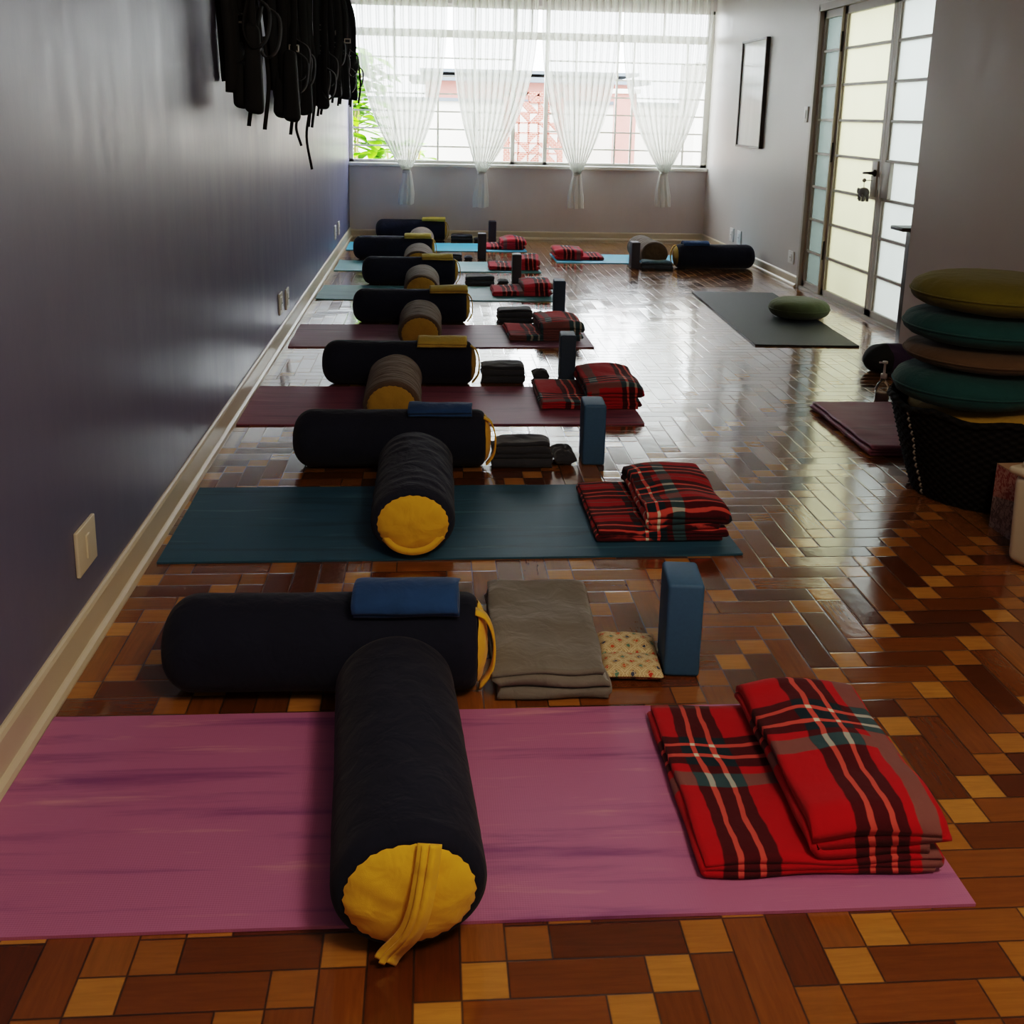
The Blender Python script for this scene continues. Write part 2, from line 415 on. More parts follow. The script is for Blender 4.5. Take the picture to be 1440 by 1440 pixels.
def brick_mat():
    t=NT('red_brick'); p=t.pos(); b=t.n('TexBrick'); x,y,z=t.xyz(p); t.link(t.comb(x,z,0),b.inputs['Vector'])
    b.inputs['Color1'].default_value=(.26,.06,.045,1); b.inputs['Color2'].default_value=(.32,.09,.07,1); b.inputs['Mortar'].default_value=(.45,.26,.22,1)
    b.inputs['Scale'].default_value=9; b.inputs['Mortar Size'].default_value=.03
    t.bsdf(b.outputs[0],.9,.1); return t.m
M['brick']=brick_mat()
def grass_mat():
    t=NT('garden_ground'); f=t.noise(t.pos(),2,4); t.bsdf(t.mix(f,(.50,.48,.42),(.66,.63,.58)),.9,.1); return t.m

# ------------------------------------------------------------------ room shell
XL,XR,XN,YB,YN,ZC=-.84,2.92,2.64,11.2,-2.2,2.95
YC=5.66                                   # the wall steps in here, nearer the camera
struct('floor',*box(XL-.2,XR+.2,YN-.1,YB+.2,-.1,0),M['floor'])
struct('ceiling',*box(XL-.2,XR+.2,YN-.2,YB+.2,ZC,ZC+.15),M['ceil'])
struct('wall_left',*box(XL-.2,XL,YN-.2,YB+.2,0,ZC),M['wall_blue'])
struct('wall_near',*box(XL,XN,YN-.2,YN,0,ZC),M['wall_white'])
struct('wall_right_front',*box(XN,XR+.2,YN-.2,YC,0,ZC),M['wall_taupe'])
DY0,DY1,DZ=5.72,8.15,2.13                 # glazed door opening in the right wall
struct('wall_right',*join(box(XR,XR+.2,DY1,YB+.2,0,ZC),box(XR,XR+.2,YC,DY0,0,ZC),box(XR,XR+.2,DY0,DY1,DZ,ZC)),M['wall_white'])
WZ0,WZ1=.775,2.36
struct('wall_back',*join(box(XL,XR,YB,YB+.2,0,WZ0),box(XL,XR,YB,YB+.2,WZ1,ZC)),M['wall_back'])
# baseboards: a board with a quarter-round shoe, profile swept along the wall
def base_prof(h):
    return [(0,0),(.030,0),(.030,.006),(.026,.016),(.018,.022),(.014,.024),(.014,h-.012),(.010,h-.004),(.004,h),(0,h)]
def baseboard(name,a,b,inward,h=.095):
    a=Vector(a);b=Vector(b); P=base_prof(h); n=len(P)
    V=[tuple(q+Vector(inward)*p+Vector((0,0,z))) for q in (a,b) for p,z in P]
    F=[(i,i+1,n+i+1,n+i) for i in range(n-1)]+[tuple(range(n)),tuple(range(2*n-1,n-1,-1))]
    return struct(name,V,F,M['cream'])
baseboard('baseboard_left',(XL,YN,0),(XL,YB,0),(1,0,0),.105)
baseboard('baseboard_right',(XR,DY1+.01,0),(XR,YB,0),(-1,0,0),.085)
baseboard('baseboard_back',(XL,YB,0),(XR,YB,0),(0,-1,0),.085)
baseboard('baseboard_right_front',(XN,YN,0),(XN,YC-.03,0),(-1,0,0),.085)

# ------------------------------------------------------------------ window
struct('trim_sill',*rbox(XL,XR,YB-.055,YB+.12,WZ0-.035,WZ0,.008),M['white_frame'],smooth=True)
wy=YB+.05
g=[]
for x0,x1 in ((-.84,-.80),(.835,.875),(1.175,1.215),(2.86,2.92)): g.append(box(x0,x1,wy,wy+.05,WZ0,WZ1))
g+=[box(XL,XR,wy,wy+.05,WZ0,WZ0+.03),box(XL,XR,wy-.01,wy+.06,2.035,2.11),box(XL,XR,wy,wy+.05,WZ1-.03,WZ1)]
win=struct('window_1',*join(*g),M['white_frame'])
bars=[]
for z in (.945,1.122,1.30,1.478,1.655,1.833):
    bars.append(box(-.80,.835,wy+.012,wy+.030,z-.008,z+.008)); bars.append(box(1.215,2.86,wy+.012,wy+.030,z-.008,z+.008))
bars.append(box(.875,1.175,wy+.012,wy+.03,.795,.81))
for x in (-.37,.075,.45,1.50,1.93,2.10,2.66): bars.append(box(x-.010,x+.010,wy+.008,wy+.034,WZ0,2.04))
for x in (-.37,.45,1.03,1.93,2.40): bars.append(box(x-.010,x+.010,wy+.008,wy+.034,2.10,WZ1))
mesh('glazing_bars',*join(*bars),M['white_frame'],win,smooth=False)
mesh('glass_pane',[(XL,wy+.04,WZ0),(XR,wy+.04,WZ0),(XR,wy+.04,WZ1),(XL,wy+.04,WZ1)],[(0,1,2,3)],M['glass'],win,smooth=False)

# curtains
rod=thing('curtain_rod','slim white curtain rod above the wide window','curtain rod',(1.04,11.06,2.62))
mesh('pole',*tube([(-1.84,0,0),(1.84,0,0)],.012,10),M['white_frame'],rod)
for x in (-1.8,0,1.8): mesh('bracket',*tube([(x,.13,.0),(x,.0,.0)],.008,8),M['white_frame'],rod)
def curtain(cx,x0,x1,label,seed,ztie=.715,zbot=.355):
    root=thing('sheer_curtain',label,'curtain',(cx,11.05,zbot),0,'four knotted sheer curtains')
    nu,nv=150,70; V=[];F=[]
    zt=2.61
    ph=[random.random()*6 for _ in range(4)]
    for j in range(nv+1):
        z=zt+(ztie-zt)*(j/nv)**.85
        s=(z-ztie)/(2.36-ztie); f=1-(1-min(s,1))**2.5 if s<1 else 1
        wl=-.035+(x0-cx+.035)*f; wr=.035+(x1-cx-.035)*f
        for i in range(nu+1):
            u=i/nu; uu=u+.012*math.sin(u*23+ph[0])
            x=wl+(wr-wl)*uu
            amp=.010+.022*(1-.3*f)
            y=amp*math.sin(uu*2*PI*11+ph[1]+.8*math.sin(z*1.7+u*5))+amp*.5*math.sin(uu*2*PI*23+ph[2]+z)+.018*nz(u*7,z*1.2,seed)*f
            if f<.25: y+=.03*math.sin(u*PI)*(.25-f)*-4*.5
            V.append((x,y,z-zbot))
    for j in range(nv):
        for i in range(nu):
            a=j*(nu+1)+i; F.append((a,a+1,a+nu+2,a+nu+1))
    mesh('panel',V,F,M['sheer'],root)
    # knot
    mesh('knot',*lathe([(.0,-.022),(.036,-.018),(.044,0),(.036,.018),(0,.022)],20,'z',(0,0,ztie-zbot),1,.8),M['sheer_dense'],root)
    # tail below the knot: pleated bunch, slightly flared
    V=[];F=[];n=60;m=16
    for j in range(m+1):
        t=j/m; z=(ztie-zbot)*(1-t); rr=.030+.028*min(1,t*1.5)
        for i in range(n):
            a=2*PI*i/n; r=rr*(1+.22*math.sin(a*7+ph[3])+.12*math.sin(a*13+ph[0]))
            zz=z+(.012*math.sin(a*3+seed) if j==m else 0)
            V.append((r*1.15*math.cos(a)+.008*math.sin(t*3+seed),r*.7*math.sin(a),max(0,zz)))
    for j in range(m):
        for i in range(n): F.append((j*n+i,j*n+(i+1)%n,(j+1)*n+(i+1)%n,(j+1)*n+i))
    mesh('tail',V,F,M['sheer_dense'],root)
curtain(-.245,-.76,.165,'white sheer curtain tied in a knot, beside the blue wall',1,.70,.36)
curtain(.525,.215,1.06,'white sheer curtain knotted at sill height, second from the blue wall',2,.69,.34)
curtain(1.515,1.11,1.93,'white sheer curtain knotted at sill height, second from the picture wall',3,.70,.345)
curtain(2.43,1.92,2.84,'white sheer curtain tied in a knot, beside the white wall with the picture',4,.72,.375)

# ------------------------------------------------------------------ glazed steel doors
dx=XR+.02; dw=.035
def door_leaf(name,y0,y1,frost,lock=None,handle=False,parent=None,xo=0):
    """steel leaf with eight frosted panes; y0 far edge > y1 near edge"""
    x0,x1=dx+xo,dx+xo+.035; st=.045
    g=[box(x0,x1,y0-st,y0,.02,2.09),box(x0,x1,y1,y1+st,.02,2.09),box(x0,x1,y1,y0,2.035,2.09),box(x0,x1,y1,y0,.02,.065)]
    # glazing rebate lips
    g+=[box(x0+.012,x1+.012,y0-st-.012,y0-st,.06,2.04),box(x0+.012,x1+.012,y1+st,y1+st+.012,.06,2.04)]
    d=struct(name,*join(*g),M['steel_paint'])
    b=[box(x0+.004,x1-.004,y1+st,y0-st,z-.009,z+.009) for z in (.30,.55,.80,1.05,1.30,1.55,1.80)]
    mesh('glazing_bars',*join(*b),M['steel_paint'],d,smooth=False)
    for k in range(8):
        z0=.065 if k==0 else .05+.25*k+.009; z1=.05+.25*(k+1)-.009 if k<7 else 2.035
        mesh('glass_pane',[(x0+.02,y1+st,z0),(x0+.02,y0-st,z0),(x0+.02,y0-st,z1),(x0+.02,y1+st,z1)],[(0,1,2,3)],frost,d,smooth=False)
    return d
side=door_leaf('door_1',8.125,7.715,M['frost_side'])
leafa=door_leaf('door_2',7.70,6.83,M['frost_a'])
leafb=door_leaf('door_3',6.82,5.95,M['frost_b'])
mesh('lock_box',*rbox(dx-.006,dx+.041,6.875,6.965,.81,1.045,.004),M['steel_paint'],leafa)
mesh('lock_box',*rbox(dx-.006,dx+.041,6.685,6.775,.81,1.045,.004),M['steel_paint'],leafb)
h=mesh('door_handle',*join(lathe([(0,0),(.022,0),(.022,-.01),(.012,-.014),(.010,-.045),(0,-.045)],20,'x',(dx-.006,6.90,.965)),tube(catmull([(dx-.045,6.90,.965),(dx-.052,6.92,.965),(dx-.052,6.985,.962)],5),.008,8)),M['dark_metal'],leafa)
for z in (.35,1.07,1.85):
    mesh('hinge',*join(tube([(dx-.008,7.708,z-.07),(dx-.008,7.708,z+.07)],.011,8)),M['dark_metal'],leafa)
struct('trim_door_frame',*join(box(XR-.012,XR+.10,8.125,DY1+.012,0,DZ),box(XR-.012,XR+.10,DY0,DY1+.012,2.09,DZ+.012),box(XR-.01,XR+.1,DY0,5.95,0,2.1),box(XR-.005,XR+.10,DY0,DY1,0,.02),box(XR+.0,XR+.07,7.70,7.715,0,2.1)),M['steel_paint'])
# keys with a small elephant hanging at the lock
kx,ky=dx-.04,6.93
key=thing('key_ring','small grey elephant key ring hanging from the door lock','key ring',(kx,ky,.80))
mesh('key',*join(tube([(.03,.01,.115),(-.012,.01,.115)],.003,6),lathe([(0,-.002),(.013,-.002),(.013,.002),(0,.002)],16,'y',(-.02,.01,.115))),M['steel'],key)
mesh('chain',*tube([(-.02,.010,.108),(-.02,.008,.085),(-.018,.006,.06)],.0022,6),M['steel'],key)
body=[lathe([(0,-.045),(.022,-.038),(.034,-.01),(.034,.015),(.024,.035),(0,.042)],16,'y',(-.018,.0,.035)),
      lathe([(0,-.024),(.016,-.018),(.022,0),(.016,.018),(0,.024)],14,'y',(-.018,.052,.040)),
      tube(catmull([(-.018,.065,.035),(-.018,.082,.012),(-.018,.085,-.008),(-.018,.097,-.016)],5),[.008-.0003*i for i in range(16)],8)]
for lx in (-.034,-.004):
    for ly in (-.028,.022): body.append(tube([(lx,ly,.025),(lx,ly,-.022)],.010,8))
mesh('elephant_charm',*join(*body),M['grey_wool'],key)
mesh('ear',*join(lathe([(0,-.003),(.020,-.002),(.020,.002),(0,.003)],14,'x',(-.042,.040,.045))),M['grey_wool'],key)

# ------------------------------------------------------------------ wall plates, picture
def plate(label,x,y,z,w=.115,h=.075,left=True,mat='plate',kind='socket',group=None):
    s=1 if left else -1
    nm='wall_socket' if kind=='socket' else 'light_switch'
    r=thing(nm,label,'socket' if kind=='socket' else 'switch',(x,y,z),0,group)
    a,b=(0,.010) if left else (-.010,0)
    mesh('cover_plate',*rbox(a,b,-w/2,w/2,-h/2,h/2,.003),M[mat],r)
    a,b=(.008,.014) if left else (-.014,-.008)
    if kind=='switch': mesh('rocker',*rbox(a,b,-.012,.012,-h*.26,h*.26,.002),M[mat],r)
    else: mesh('outlet_face',*rbox(a,b,-w*.24,w*.24,-h*.30,h*.30,.003),M[mat],r); mesh('pin_hole',*join(*[tube([(s*.012,q,0),(s*.0152,q,0)],.003,8) for q in (-.012,0,.012)]),M['plate_dark'],r)
    return r
plate('cream light switch plate low on the blue wall nearest the camera',XL,2.475,.252,.135,.115,True,'plate','switch')
plate('first of two white sockets side by side halfway along the blue wall',XL,5.93,.235,.12,.12,True,'plate_w')
plate('second of two white sockets side by side halfway along the blue wall',XL,6.20,.215,.12,.12,True,'plate_w')
plate('nearer of two white sockets at the far end of the blue wall',XL,9.42,.245,.12,.12,True,'plate_w')
plate('farther of two white sockets at the far end of the blue wall',XL,9.78,.245,.12,.12,True,'plate_w')
plate('white light switch at shoulder height between the picture and the glazed doors',XR,8.27,1.34,.08,.12,False,'plate_w','switch')
plate('white socket just above the skirting beside the glazed doors',XR,8.34,.215,.13,.10,False,'plate_w')
plate('farther of two white sockets above the bolster by the right wall',XR,10.08,.20,.12,.13,False,'plate_w')
plate('nearer of two white sockets above the bolster by the right wall',XR,9.83,.20,.12,.13,False,'plate_w')
pic=thing('framed_picture','tall pale framed picture with a dark frame on the white wall','picture',(XR,9.70,1.515))
w,h=.37,.475
mesh('picture_frame',*join(box(-.035,0,-w,-w+.018,-h,h),box(-.035,0,w-.018,w,-h,h),box(-.035,0,-w,w,h-.018,h),box(-.035,0,-w,w,-h,-h+.018)),M['dark_wood'],pic,smooth=False)
mesh('print_sheet',*box(-.020,-.004,-w+.018,w-.018,-h+.018,h-.018),M['print'],pic,smooth=False)

# ------------------------------------------------------------------ yoga mats
def yoga_mat(label,mat,x0,y0,L=1.73,W=.61,rz=0,group='yoga mats rolled out across the room',th=.006,seed=0):
    V=[];F=[];nx,ny=90,30
    for lay in (0,1):
        for j in range(ny+1):
            for i in range(nx+1):
                x=L*i/nx;y=W*j/ny
                ex=.004*nz(x*3,y*2+9,seed); e2=.003*nz(x*2.2,seed+5)
                lift=max(0,nz(x*2.2,y*3,seed+.5))*.0012*(1 if lay else .8)
                cx=min(i,nx-i)/nx*L; cy=min(j,ny-j)/ny*W
                if cx<.12: lift+=max(0,nz(y*4,seed*2+(i>nx/2),3.3))*.012*(1-cx/.12)**2
                V.append((x+ex,y+e2,(th if lay else 0)+lift))
    n=(nx+1)*(ny+1)
    for j in range(ny):
        for i in range(nx):
            a=j*(nx+1)+i; F.append((n+a,n+a+1,n+a+nx+2,n+a+nx+1)); F.append((a,a+nx+1,a+nx+2,a+1))
    for i in range(nx):
        F.append((i,i+1,n+i+1,n+i)); a=ny*(nx+1)+i; F.append((a+1,a,n+a,n+a+1))
    for j in range(ny):
        a=j*(nx+1); F.append((a+nx+1,a,n+a,n+a+nx+1)); a+=nx; F.append((a,a+nx+1,n+a+nx+1,n+a))
    o=mesh('yoga_mat',V,F,M[mat],None,True,(x0,y0,.0005),rz)
    md=o.modifiers.new('split','EDGE_SPLIT'); md.split_angle=math.radians(50)
    return tag(o,label,'yoga mat',group)
yoga_mat('purple streaked yoga mat nearest the camera, under the folded red tartan blanket','mat_purple',-.81,1.480,1.74,.635,-.004,seed=1)
yoga_mat('dark teal streaked yoga mat, second in the row from the camera','mat_teal',-.79,2.925,1.745,.63,.010,seed=2)
yoga_mat('plum streaked yoga mat, third in the row from the camera','mat_purple_b',-.808,4.325,1.735,.635,.003,seed=3)
yoga_mat('mauve yoga mat, fourth in the row, behind the third navy bolster','mat_purple_c',-.79,5.84,1.73,.64,.012,seed=4)
yoga_mat('greyish teal yoga mat, fifth in the row, the nearest of three pale mats','mat_teal_l',-.80,7.385,1.73,.62,-.004,seed=5)
yoga_mat('light teal yoga mat, sixth in the row from the camera','mat_teal_m',-.795,8.77,1.73,.60,0,seed=6)
yoga_mat('light blue yoga mat of the left row nearest the window','mat_blue',-.80,10.11,1.73,.61,.004,seed=7)
yoga_mat('light blue yoga mat of the right side, partly under the brown bolster','mat_blue',1.135,9.39,1.73,.59,0,seed=8)
yoga_mat('black rubber yoga mat lying lengthwise before the glazed doors','black_mat',1.906,5.945,.62,1.90,-.044,seed=9,th=.009)

# ------------------------------------------------------------------ bolsters
def bolster(label,body,cap,x,y,rz,L=.66,rx=.125,rzz=.107,z0=0,strap='handle',wr=.0,seed=0,group=None,tilt=0,dr=.100):
    """cylindrical bolster lying along its own y axis, cap end at -y"""
    root=thing('yoga_bolster',label,'bolster',(x,y,z0),rz,group)
    n=72; prof=[]
    for k in range(7):                       # front shoulder from cap seam out to full radius
        a=k/6*PI/2; prof.append((dr/.12+(1-dr/.12)*math.sin(a),-L/2+.034*(1-math.cos(a))))
    m=46
    for k in range(1,m): prof.append((1,-L/2+.034+(L-.034-.075)*k/m))
    for k in range(13):
        a=k/12*PI/2; prof.append((max(math.cos(a)**.75,0) if k<12 else 0,L/2-.075+.075*math.sin(a)))
    V=[];F=[]
    for r,yy in prof:
        for i in range(n):
            a=2*PI*i/n; ca,sa=math.cos(a),math.sin(a)
            w=1+.020*nz(ca*1.3+seed,sa*1.3,yy*5)
            w+=wr*nz(ca*1.1+seed*3,sa*1.1,yy*34+.6*nz(ca,sa,seed))*(.35+.65*min(1,(L/2+yy)/.1))
            zz=rzz+rzz*r*w*sa
            zz=max(zz,.004) if zz<.02 else zz
            V.append((rx*r*w*ca,yy,zz))
    for j in range(len(prof)-1):
        for i in range(n): F.append((j*n+i,(j+1)*n+i,(j+1)*n+(i+1)%n,j*n+(i+1)%n))
    F.append(tuple(range(n)))
    mesh('cover',V,F,M[body],root)
    # bulging end disc with gathered rim
    V=[];F=[];K=12; bulge=.032
    def disc(rr,a):
        pk=1+.018*math.sin(a*26+seed)*rr**6
        yy=-L/2-bulge*math.sqrt(max(0,1-(rr*.97)**2))+.006+.003*nz(rr*3*math.cos(a),rr*3*math.sin(a),seed)
        return (dr/.12*rx*1.0*rr*pk*math.cos(a),yy,rzz+dr/.12*rzz*rr*pk*math.sin(a))
    for k in range(K+1):
        rr=math.sin(k/K*PI/2) if k else 0
        if k==0: V.append(disc(0,0)); continue
        for i in range(n): V.append(disc(rr,2*PI*i/n))
    for i in range(n): F.append((0,1+i,1+(i+1)%n))
    for k in range(K-1):
        for i in range(n): a=1+k*n;b=a+n; F.append((a+i,b+i,b+(i+1)%n,a+(i+1)%n))
    mesh('end_cap',V,F,M[cap],root)
    if strap=='flat':                       # webbing lying slack across the disc
        P=[];pts2=[(.030,.094),(.024,.06),(.012,.0),(-.004,-.045),(-.030,-.085),(-.040,-.103)]
        for a,b in pts2:
            rr=min(1,math.hypot(a/ (dr/.12*rx),b/(dr/.12*rzz)))
            P.append((a,-L/2-bulge*math.sqrt(max(0,1-(rr*.97)**2))-.002-(.012 if b<-.08 else .004 if b<.05 else 0),max(.006,rzz+b)))
        P=catmull(P,6)
        for k,(off,wd) in enumerate(((0,.038),(.006,.013),(-.008,.010))):
            Q=[Vector((p[0]+off*(1-.3*i/len(P)),p[1]-.0025*(k>0)-.001*k,p[2])) for i,p in enumerate(P)]
            if k==0: st=mesh('strap',*ribbon(Q,(1,0,-.25),wd,.004),M[cap],root)
            else: mesh('strap_fold',*ribbon(Q,(1,0,-.25),wd,.003),M[cap],st)
    elif strap=='handle':                   # loop standing off the disc
        P=[(.0,-L/2+.004,rzz*1.86),(.0,-L/2-.020,rzz*1.72),(.0,-L/2-.036,rzz*1.38),(-.0,-L/2-.041,rzz*.95),(.0,-L/2-.034,rzz*.5),(0,-L/2-.008,rzz*.14)]
        P=catmull(P,6)
        mesh('strap',*ribbon([Vector((p[0]-.04,p[1],p[2])) for p in P],(1,0,0),.034,.005),M[cap],root)
    elif strap=='low':
        P=catmull([(-.085,-L/2-.004,rzz*.62),(-.05,-L/2-.026,rzz*.40),(0,-L/2-.032,rzz*.30),(.05,-L/2-.026,rzz*.40),(.088,-L/2-.004,rzz*.66)],6)
        mesh('strap',*ribbon(P,(0,.3,1),.020,.005),M[cap],root)
    return root
H='navy bolsters lying behind the mats'; Vg='bolsters lying across the mats'
bolster('large navy bolster with a yellow end and slack yellow strap, across the front purple mat','navy','yellow',-.052,1.762,.07,.69,.124,.107,.006,'flat',.006,1,Vg)
bolster('creased navy bolster with yellow end lying across the dark teal mat','navy_wrinkled','yellow',-.048,3.262,0,.64,.126,.107,.006,'low',.045,2,Vg)
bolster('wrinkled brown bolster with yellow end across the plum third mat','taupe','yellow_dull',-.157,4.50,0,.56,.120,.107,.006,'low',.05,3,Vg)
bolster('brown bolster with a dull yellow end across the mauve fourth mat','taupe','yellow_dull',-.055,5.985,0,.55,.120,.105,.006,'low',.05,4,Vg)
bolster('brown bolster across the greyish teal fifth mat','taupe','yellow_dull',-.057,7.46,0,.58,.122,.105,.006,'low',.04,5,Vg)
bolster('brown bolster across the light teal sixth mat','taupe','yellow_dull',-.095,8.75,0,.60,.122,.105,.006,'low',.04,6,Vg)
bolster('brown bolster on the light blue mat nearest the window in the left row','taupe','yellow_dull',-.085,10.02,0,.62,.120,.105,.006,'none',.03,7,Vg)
R90=PI/2
bolster('long navy bolster with yellow end carrying a blue denim cloth, nearest the camera','navy','yellow',-.245,2.245,R90-.02,.71,.120,.108,0,'handle',.004,11,H)
bolster('navy bolster with a blue cloth on top, lying just behind the dark teal mat','navy','yellow',-.150,3.815,R90,.71,.120,.106,0,'handle',.004,12,H)
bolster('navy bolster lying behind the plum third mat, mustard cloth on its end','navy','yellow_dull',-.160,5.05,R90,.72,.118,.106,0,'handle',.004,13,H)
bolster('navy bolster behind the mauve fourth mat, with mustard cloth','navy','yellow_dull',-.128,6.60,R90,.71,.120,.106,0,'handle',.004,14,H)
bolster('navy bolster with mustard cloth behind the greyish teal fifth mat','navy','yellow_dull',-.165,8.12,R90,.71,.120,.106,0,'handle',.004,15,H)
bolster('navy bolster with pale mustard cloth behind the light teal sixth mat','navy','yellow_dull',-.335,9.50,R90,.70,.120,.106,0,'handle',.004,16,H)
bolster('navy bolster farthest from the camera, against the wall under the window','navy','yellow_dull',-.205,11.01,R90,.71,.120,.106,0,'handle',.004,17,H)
bolster('navy bolster with yellow end pointing left, against the white right wall','navy','yellow_dull',2.515,9.17,-R90,.70,.118,.106,0,'handle',.004,18)
bolster('brown bolster with a dark round end beside the navy bolster on the right side','taupe','brown_c',1.970,9.53,.06,.62,.122,.107,.006,'none',.04,19)

# cloths resting on bolsters
def folded_cloth(name,label,cat,mat,x,y,z,L,W,rz=0,layers=3,th=.007,R=.115,seed=0,group=None,sag=True):
    """flat folded cloth, layers of a serpentine fold, bent over a bolster of radius R (axis along x)"""
    root=thing(name,label,cat,(x,y,z),rz,group)
    P=serp([(-W/2,W/2,.004+th*0)]+[((W/2-.002*k) if k%2 else (-W/2+.002*k),(-W/2+.002*k) if k%2 else (W/2-.002*k),.004+(th+.0025)*k) for k in range(1,layers)],7)
    V,F=extrude_ribbon(P,th,L,24,seed,.0022,axis='x')
    if sag: V=[(a,b,c-(R-math.sqrt(max(1e-6,R*R-min(abs(b),R*.95)**2)))) for a,b,c in V]
    mesh('folded_layers',V,F,M[mat],root)
    return root
def serp(levels,n=10,step=.012):
    """levels: (start, end, height) runs joined by round folds -> list of (s, z)"""
    P=[]
    for k,(a,b,z) in enumerate(levels):
        m=max(2,int(abs(b-a)/step)); 
        for i in range(m+1): P.append((a+(b-a)*i/m,z))
        if k+1<len(levels):
            a2,b2,z2=levels[k+1]; r=(z2-z)/2; d=1 if b>a else -1
            c=(b if d*b<d*a2 else a2)
            c0=b; c1=a2
            for i in range(1,n):
                t=i/n*PI; s0=c0+(c1-c0)*i/n
                P.append((s0+d*r*math.sin(t)*1.0,z+r*(1-math.cos(t))))
    return P
def extrude_ribbon(P,th,L,m,seed,wr,axis='y',round_=.006,slump=None):
    """P (s,z) centreline; thick ribbon; extruded along the other axis over length L (centred)"""
    n=len(P); A=[];B=[]
    for i in range(n):
        p=Vector(P[i]); t=(Vector(P[min(i+1,n-1)])-Vector(P[max(i-1,0)])).normalized(); nn=Vector((-t[1],t[0]))
        A.append(p+nn*th/2); B.append(p-nn*th/2)
    ring=A+B[::-1]; k=len(ring); V=[];F=[]
    zm=max(p[1] for p in P)+th/2
    for j in range(m+1):
        y=-L/2+L*j/m
        e=min(j,m-j)/m*L
        sh=1-.10*max(0,1-e/.03)**2
        for q,p in enumerate(ring):
            s,z=p
            hz=z/zm
            dz=wr*2.2*nz(s*9+seed,y*9,hz*1.5)*hz
            dy=wr*3*nz(s*7,z*60+seed,9)*(1 if j in(0,m) else .3) - (.0)
            ds=wr*1.5*nz(y*8+seed,z*30,4)
            zz=z*(1-(1-sh)*hz)+dz
            if slump: zz=slump(s,y,zz)
            V.append((s+ds,y+dy,max(.001,zz)))
    for j in range(m):
        for q in range(k): a=j*k;b=a+k; F.append((a+q,b+q,b+(q+1)%k,a+(q+1)%k))
    h=n
    for i in range(h-1):
        F.append((i,i+1,k-2-i,k-1-i)); b=m*k; F.append((b+i+1,b+i,b+k-1-i,b+k-2-i))
    if axis=='x': V=[(y,s,z) for s,y,z in V]; F=[f[::-1] for f in F]
    return V,F
folded_cloth('denim_cloth','folded blue denim cloth on top of the navy bolster nearest the camera','folded cloth','denim',-.050,2.228,.226,.235,.135,-.02,3,.010,.12,1)
folded_cloth('denim_cloth','rumpled blue cloth on top of the second navy bolster, behind the teal mat','folded cloth','denim',.040,3.815,.223,.235,.13,0,2,.009,.12,2)
tg='mustard cloths on the bolsters'
folded_cloth('mustard_cloth','mustard folded cloth on the navy bolster behind the plum third mat','folded cloth','mustard',.060,5.02,.223,.235,.14,0,2,.009,.12,3,tg)
folded_cloth('mustard_cloth','mustard folded cloth on the navy bolster behind the mauve fourth mat','folded cloth','mustard',.115,6.57,.223,.235,.14,0,2,.009,.12,4,tg)
folded_cloth('mustard_cloth','pale mustard cloth on the navy bolster behind the fifth, greyish teal mat','folded cloth','mustard',.055,8.09,.223,.235,.14,0,2,.009,.12,5,tg)
folded_cloth('mustard_cloth','pale mustard cloth on the navy bolster behind the light teal sixth mat','folded cloth','mustard',-.11,9.47,.223,.235,.14,0,2,.009,.12,6,tg)
folded_cloth('mustard_cloth','pale mustard cloth on the bolster under the window','folded cloth','mustard',.035,10.98,.223,.24,.13,0,2,.009,.12,7,tg)
folded_cloth('denim_cloth','dark blue cloth on the navy bolster against the right wall','folded cloth','denim',2.33,9.17,.223,.23,.13,0,2,.008,.12,8)

# ------------------------------------------------------------------ red tartan blankets
def tartan(label,x,y,z0,rz,wl,wr_,L,hl,hr,mat,seed,flip=False,group='folded red tartan blankets'):
    """blanket folded flat, its right part folded over once more into a thicker roll"""
    root=thing('tartan_blanket',label,'blanket',(x,y,z0),rz,group)
    W=wl+wr_; t=hl/3.0; hb=hl
    low=serp([(W-.02,.012,t*.55),(.010,W-.012,t*1.55),(W-.012,.008,t*2.5)],9)
    V,F=extrude_ribbon(low,t*.86,L,26,seed,.003)
    V=[(a-W/2,b,c) for a,b,c in V]
    if flip: V=[(-a,b,c) for a,b,c in V]; F=[f[::-1] for f in F]
    mesh('lower_fold',V,F,mat,root)
    n=3; tt=(hr-hl)/n
    def slump(s,y,z):
        return z+ .012*math.sin((s-wl)/wr_*PI)*(z/hr) + .006*nz(s*5,y*5,seed)
    z1=hl+tt*.55
    up=serp([(W-.03,wl+.022,z1),(wl+.004,W-.016,z1+tt*1.0),(W-.012,wl-.004,z1+tt*2.0),],9)
    # outer skin wraps the roll at the left fold
    up2=[(wl+.02,z1+.001)]
    V,F=extrude_ribbon(up,tt*.84,L*.985,26,seed+3,.004,slump=lambda s,y,z:hl-.001+(z-hl)*(1+.22*math.sin(min(1,max(0,(s-wl)/wr_))*PI)-.30*max(0,abs(y)/(L/2)-.86)/.14)+.014*nz(s*6,y*6,seed)*((z-hl)/(hr-hl)))
    V=[(a-W/2,b,c) for a,b,c in V]
    if flip: V=[(-a,b,c) for a,b,c in V]; F=[f[::-1] for f in F]
    mesh('upper_fold',V,F,mat,root)
    return root
pa=plaid('tartan_a',.235,.50,-.130,-.075,gmin=.15)
pb=plaid('tartan_b',.30,.150,-.035,.05,(.40,.010,.016))
pc=plaid('tartan_c',.26,.40,-.07,.10,(.42,.014,.02))
pd=plaid('tartan_d',.24,.45,-.10,.25,(.50,.03,.05))
tartan('red tartan blanket, folded, nearest the camera on the front purple mat',.695,1.80,.0105,-.01,.20,.24,.50,.035,.100,pa,1)
tartan('dark red striped tartan blanket folded on the dark teal mat',.725,3.265,.0105,0,.165,.255,.46,.035,.105,pb,2)
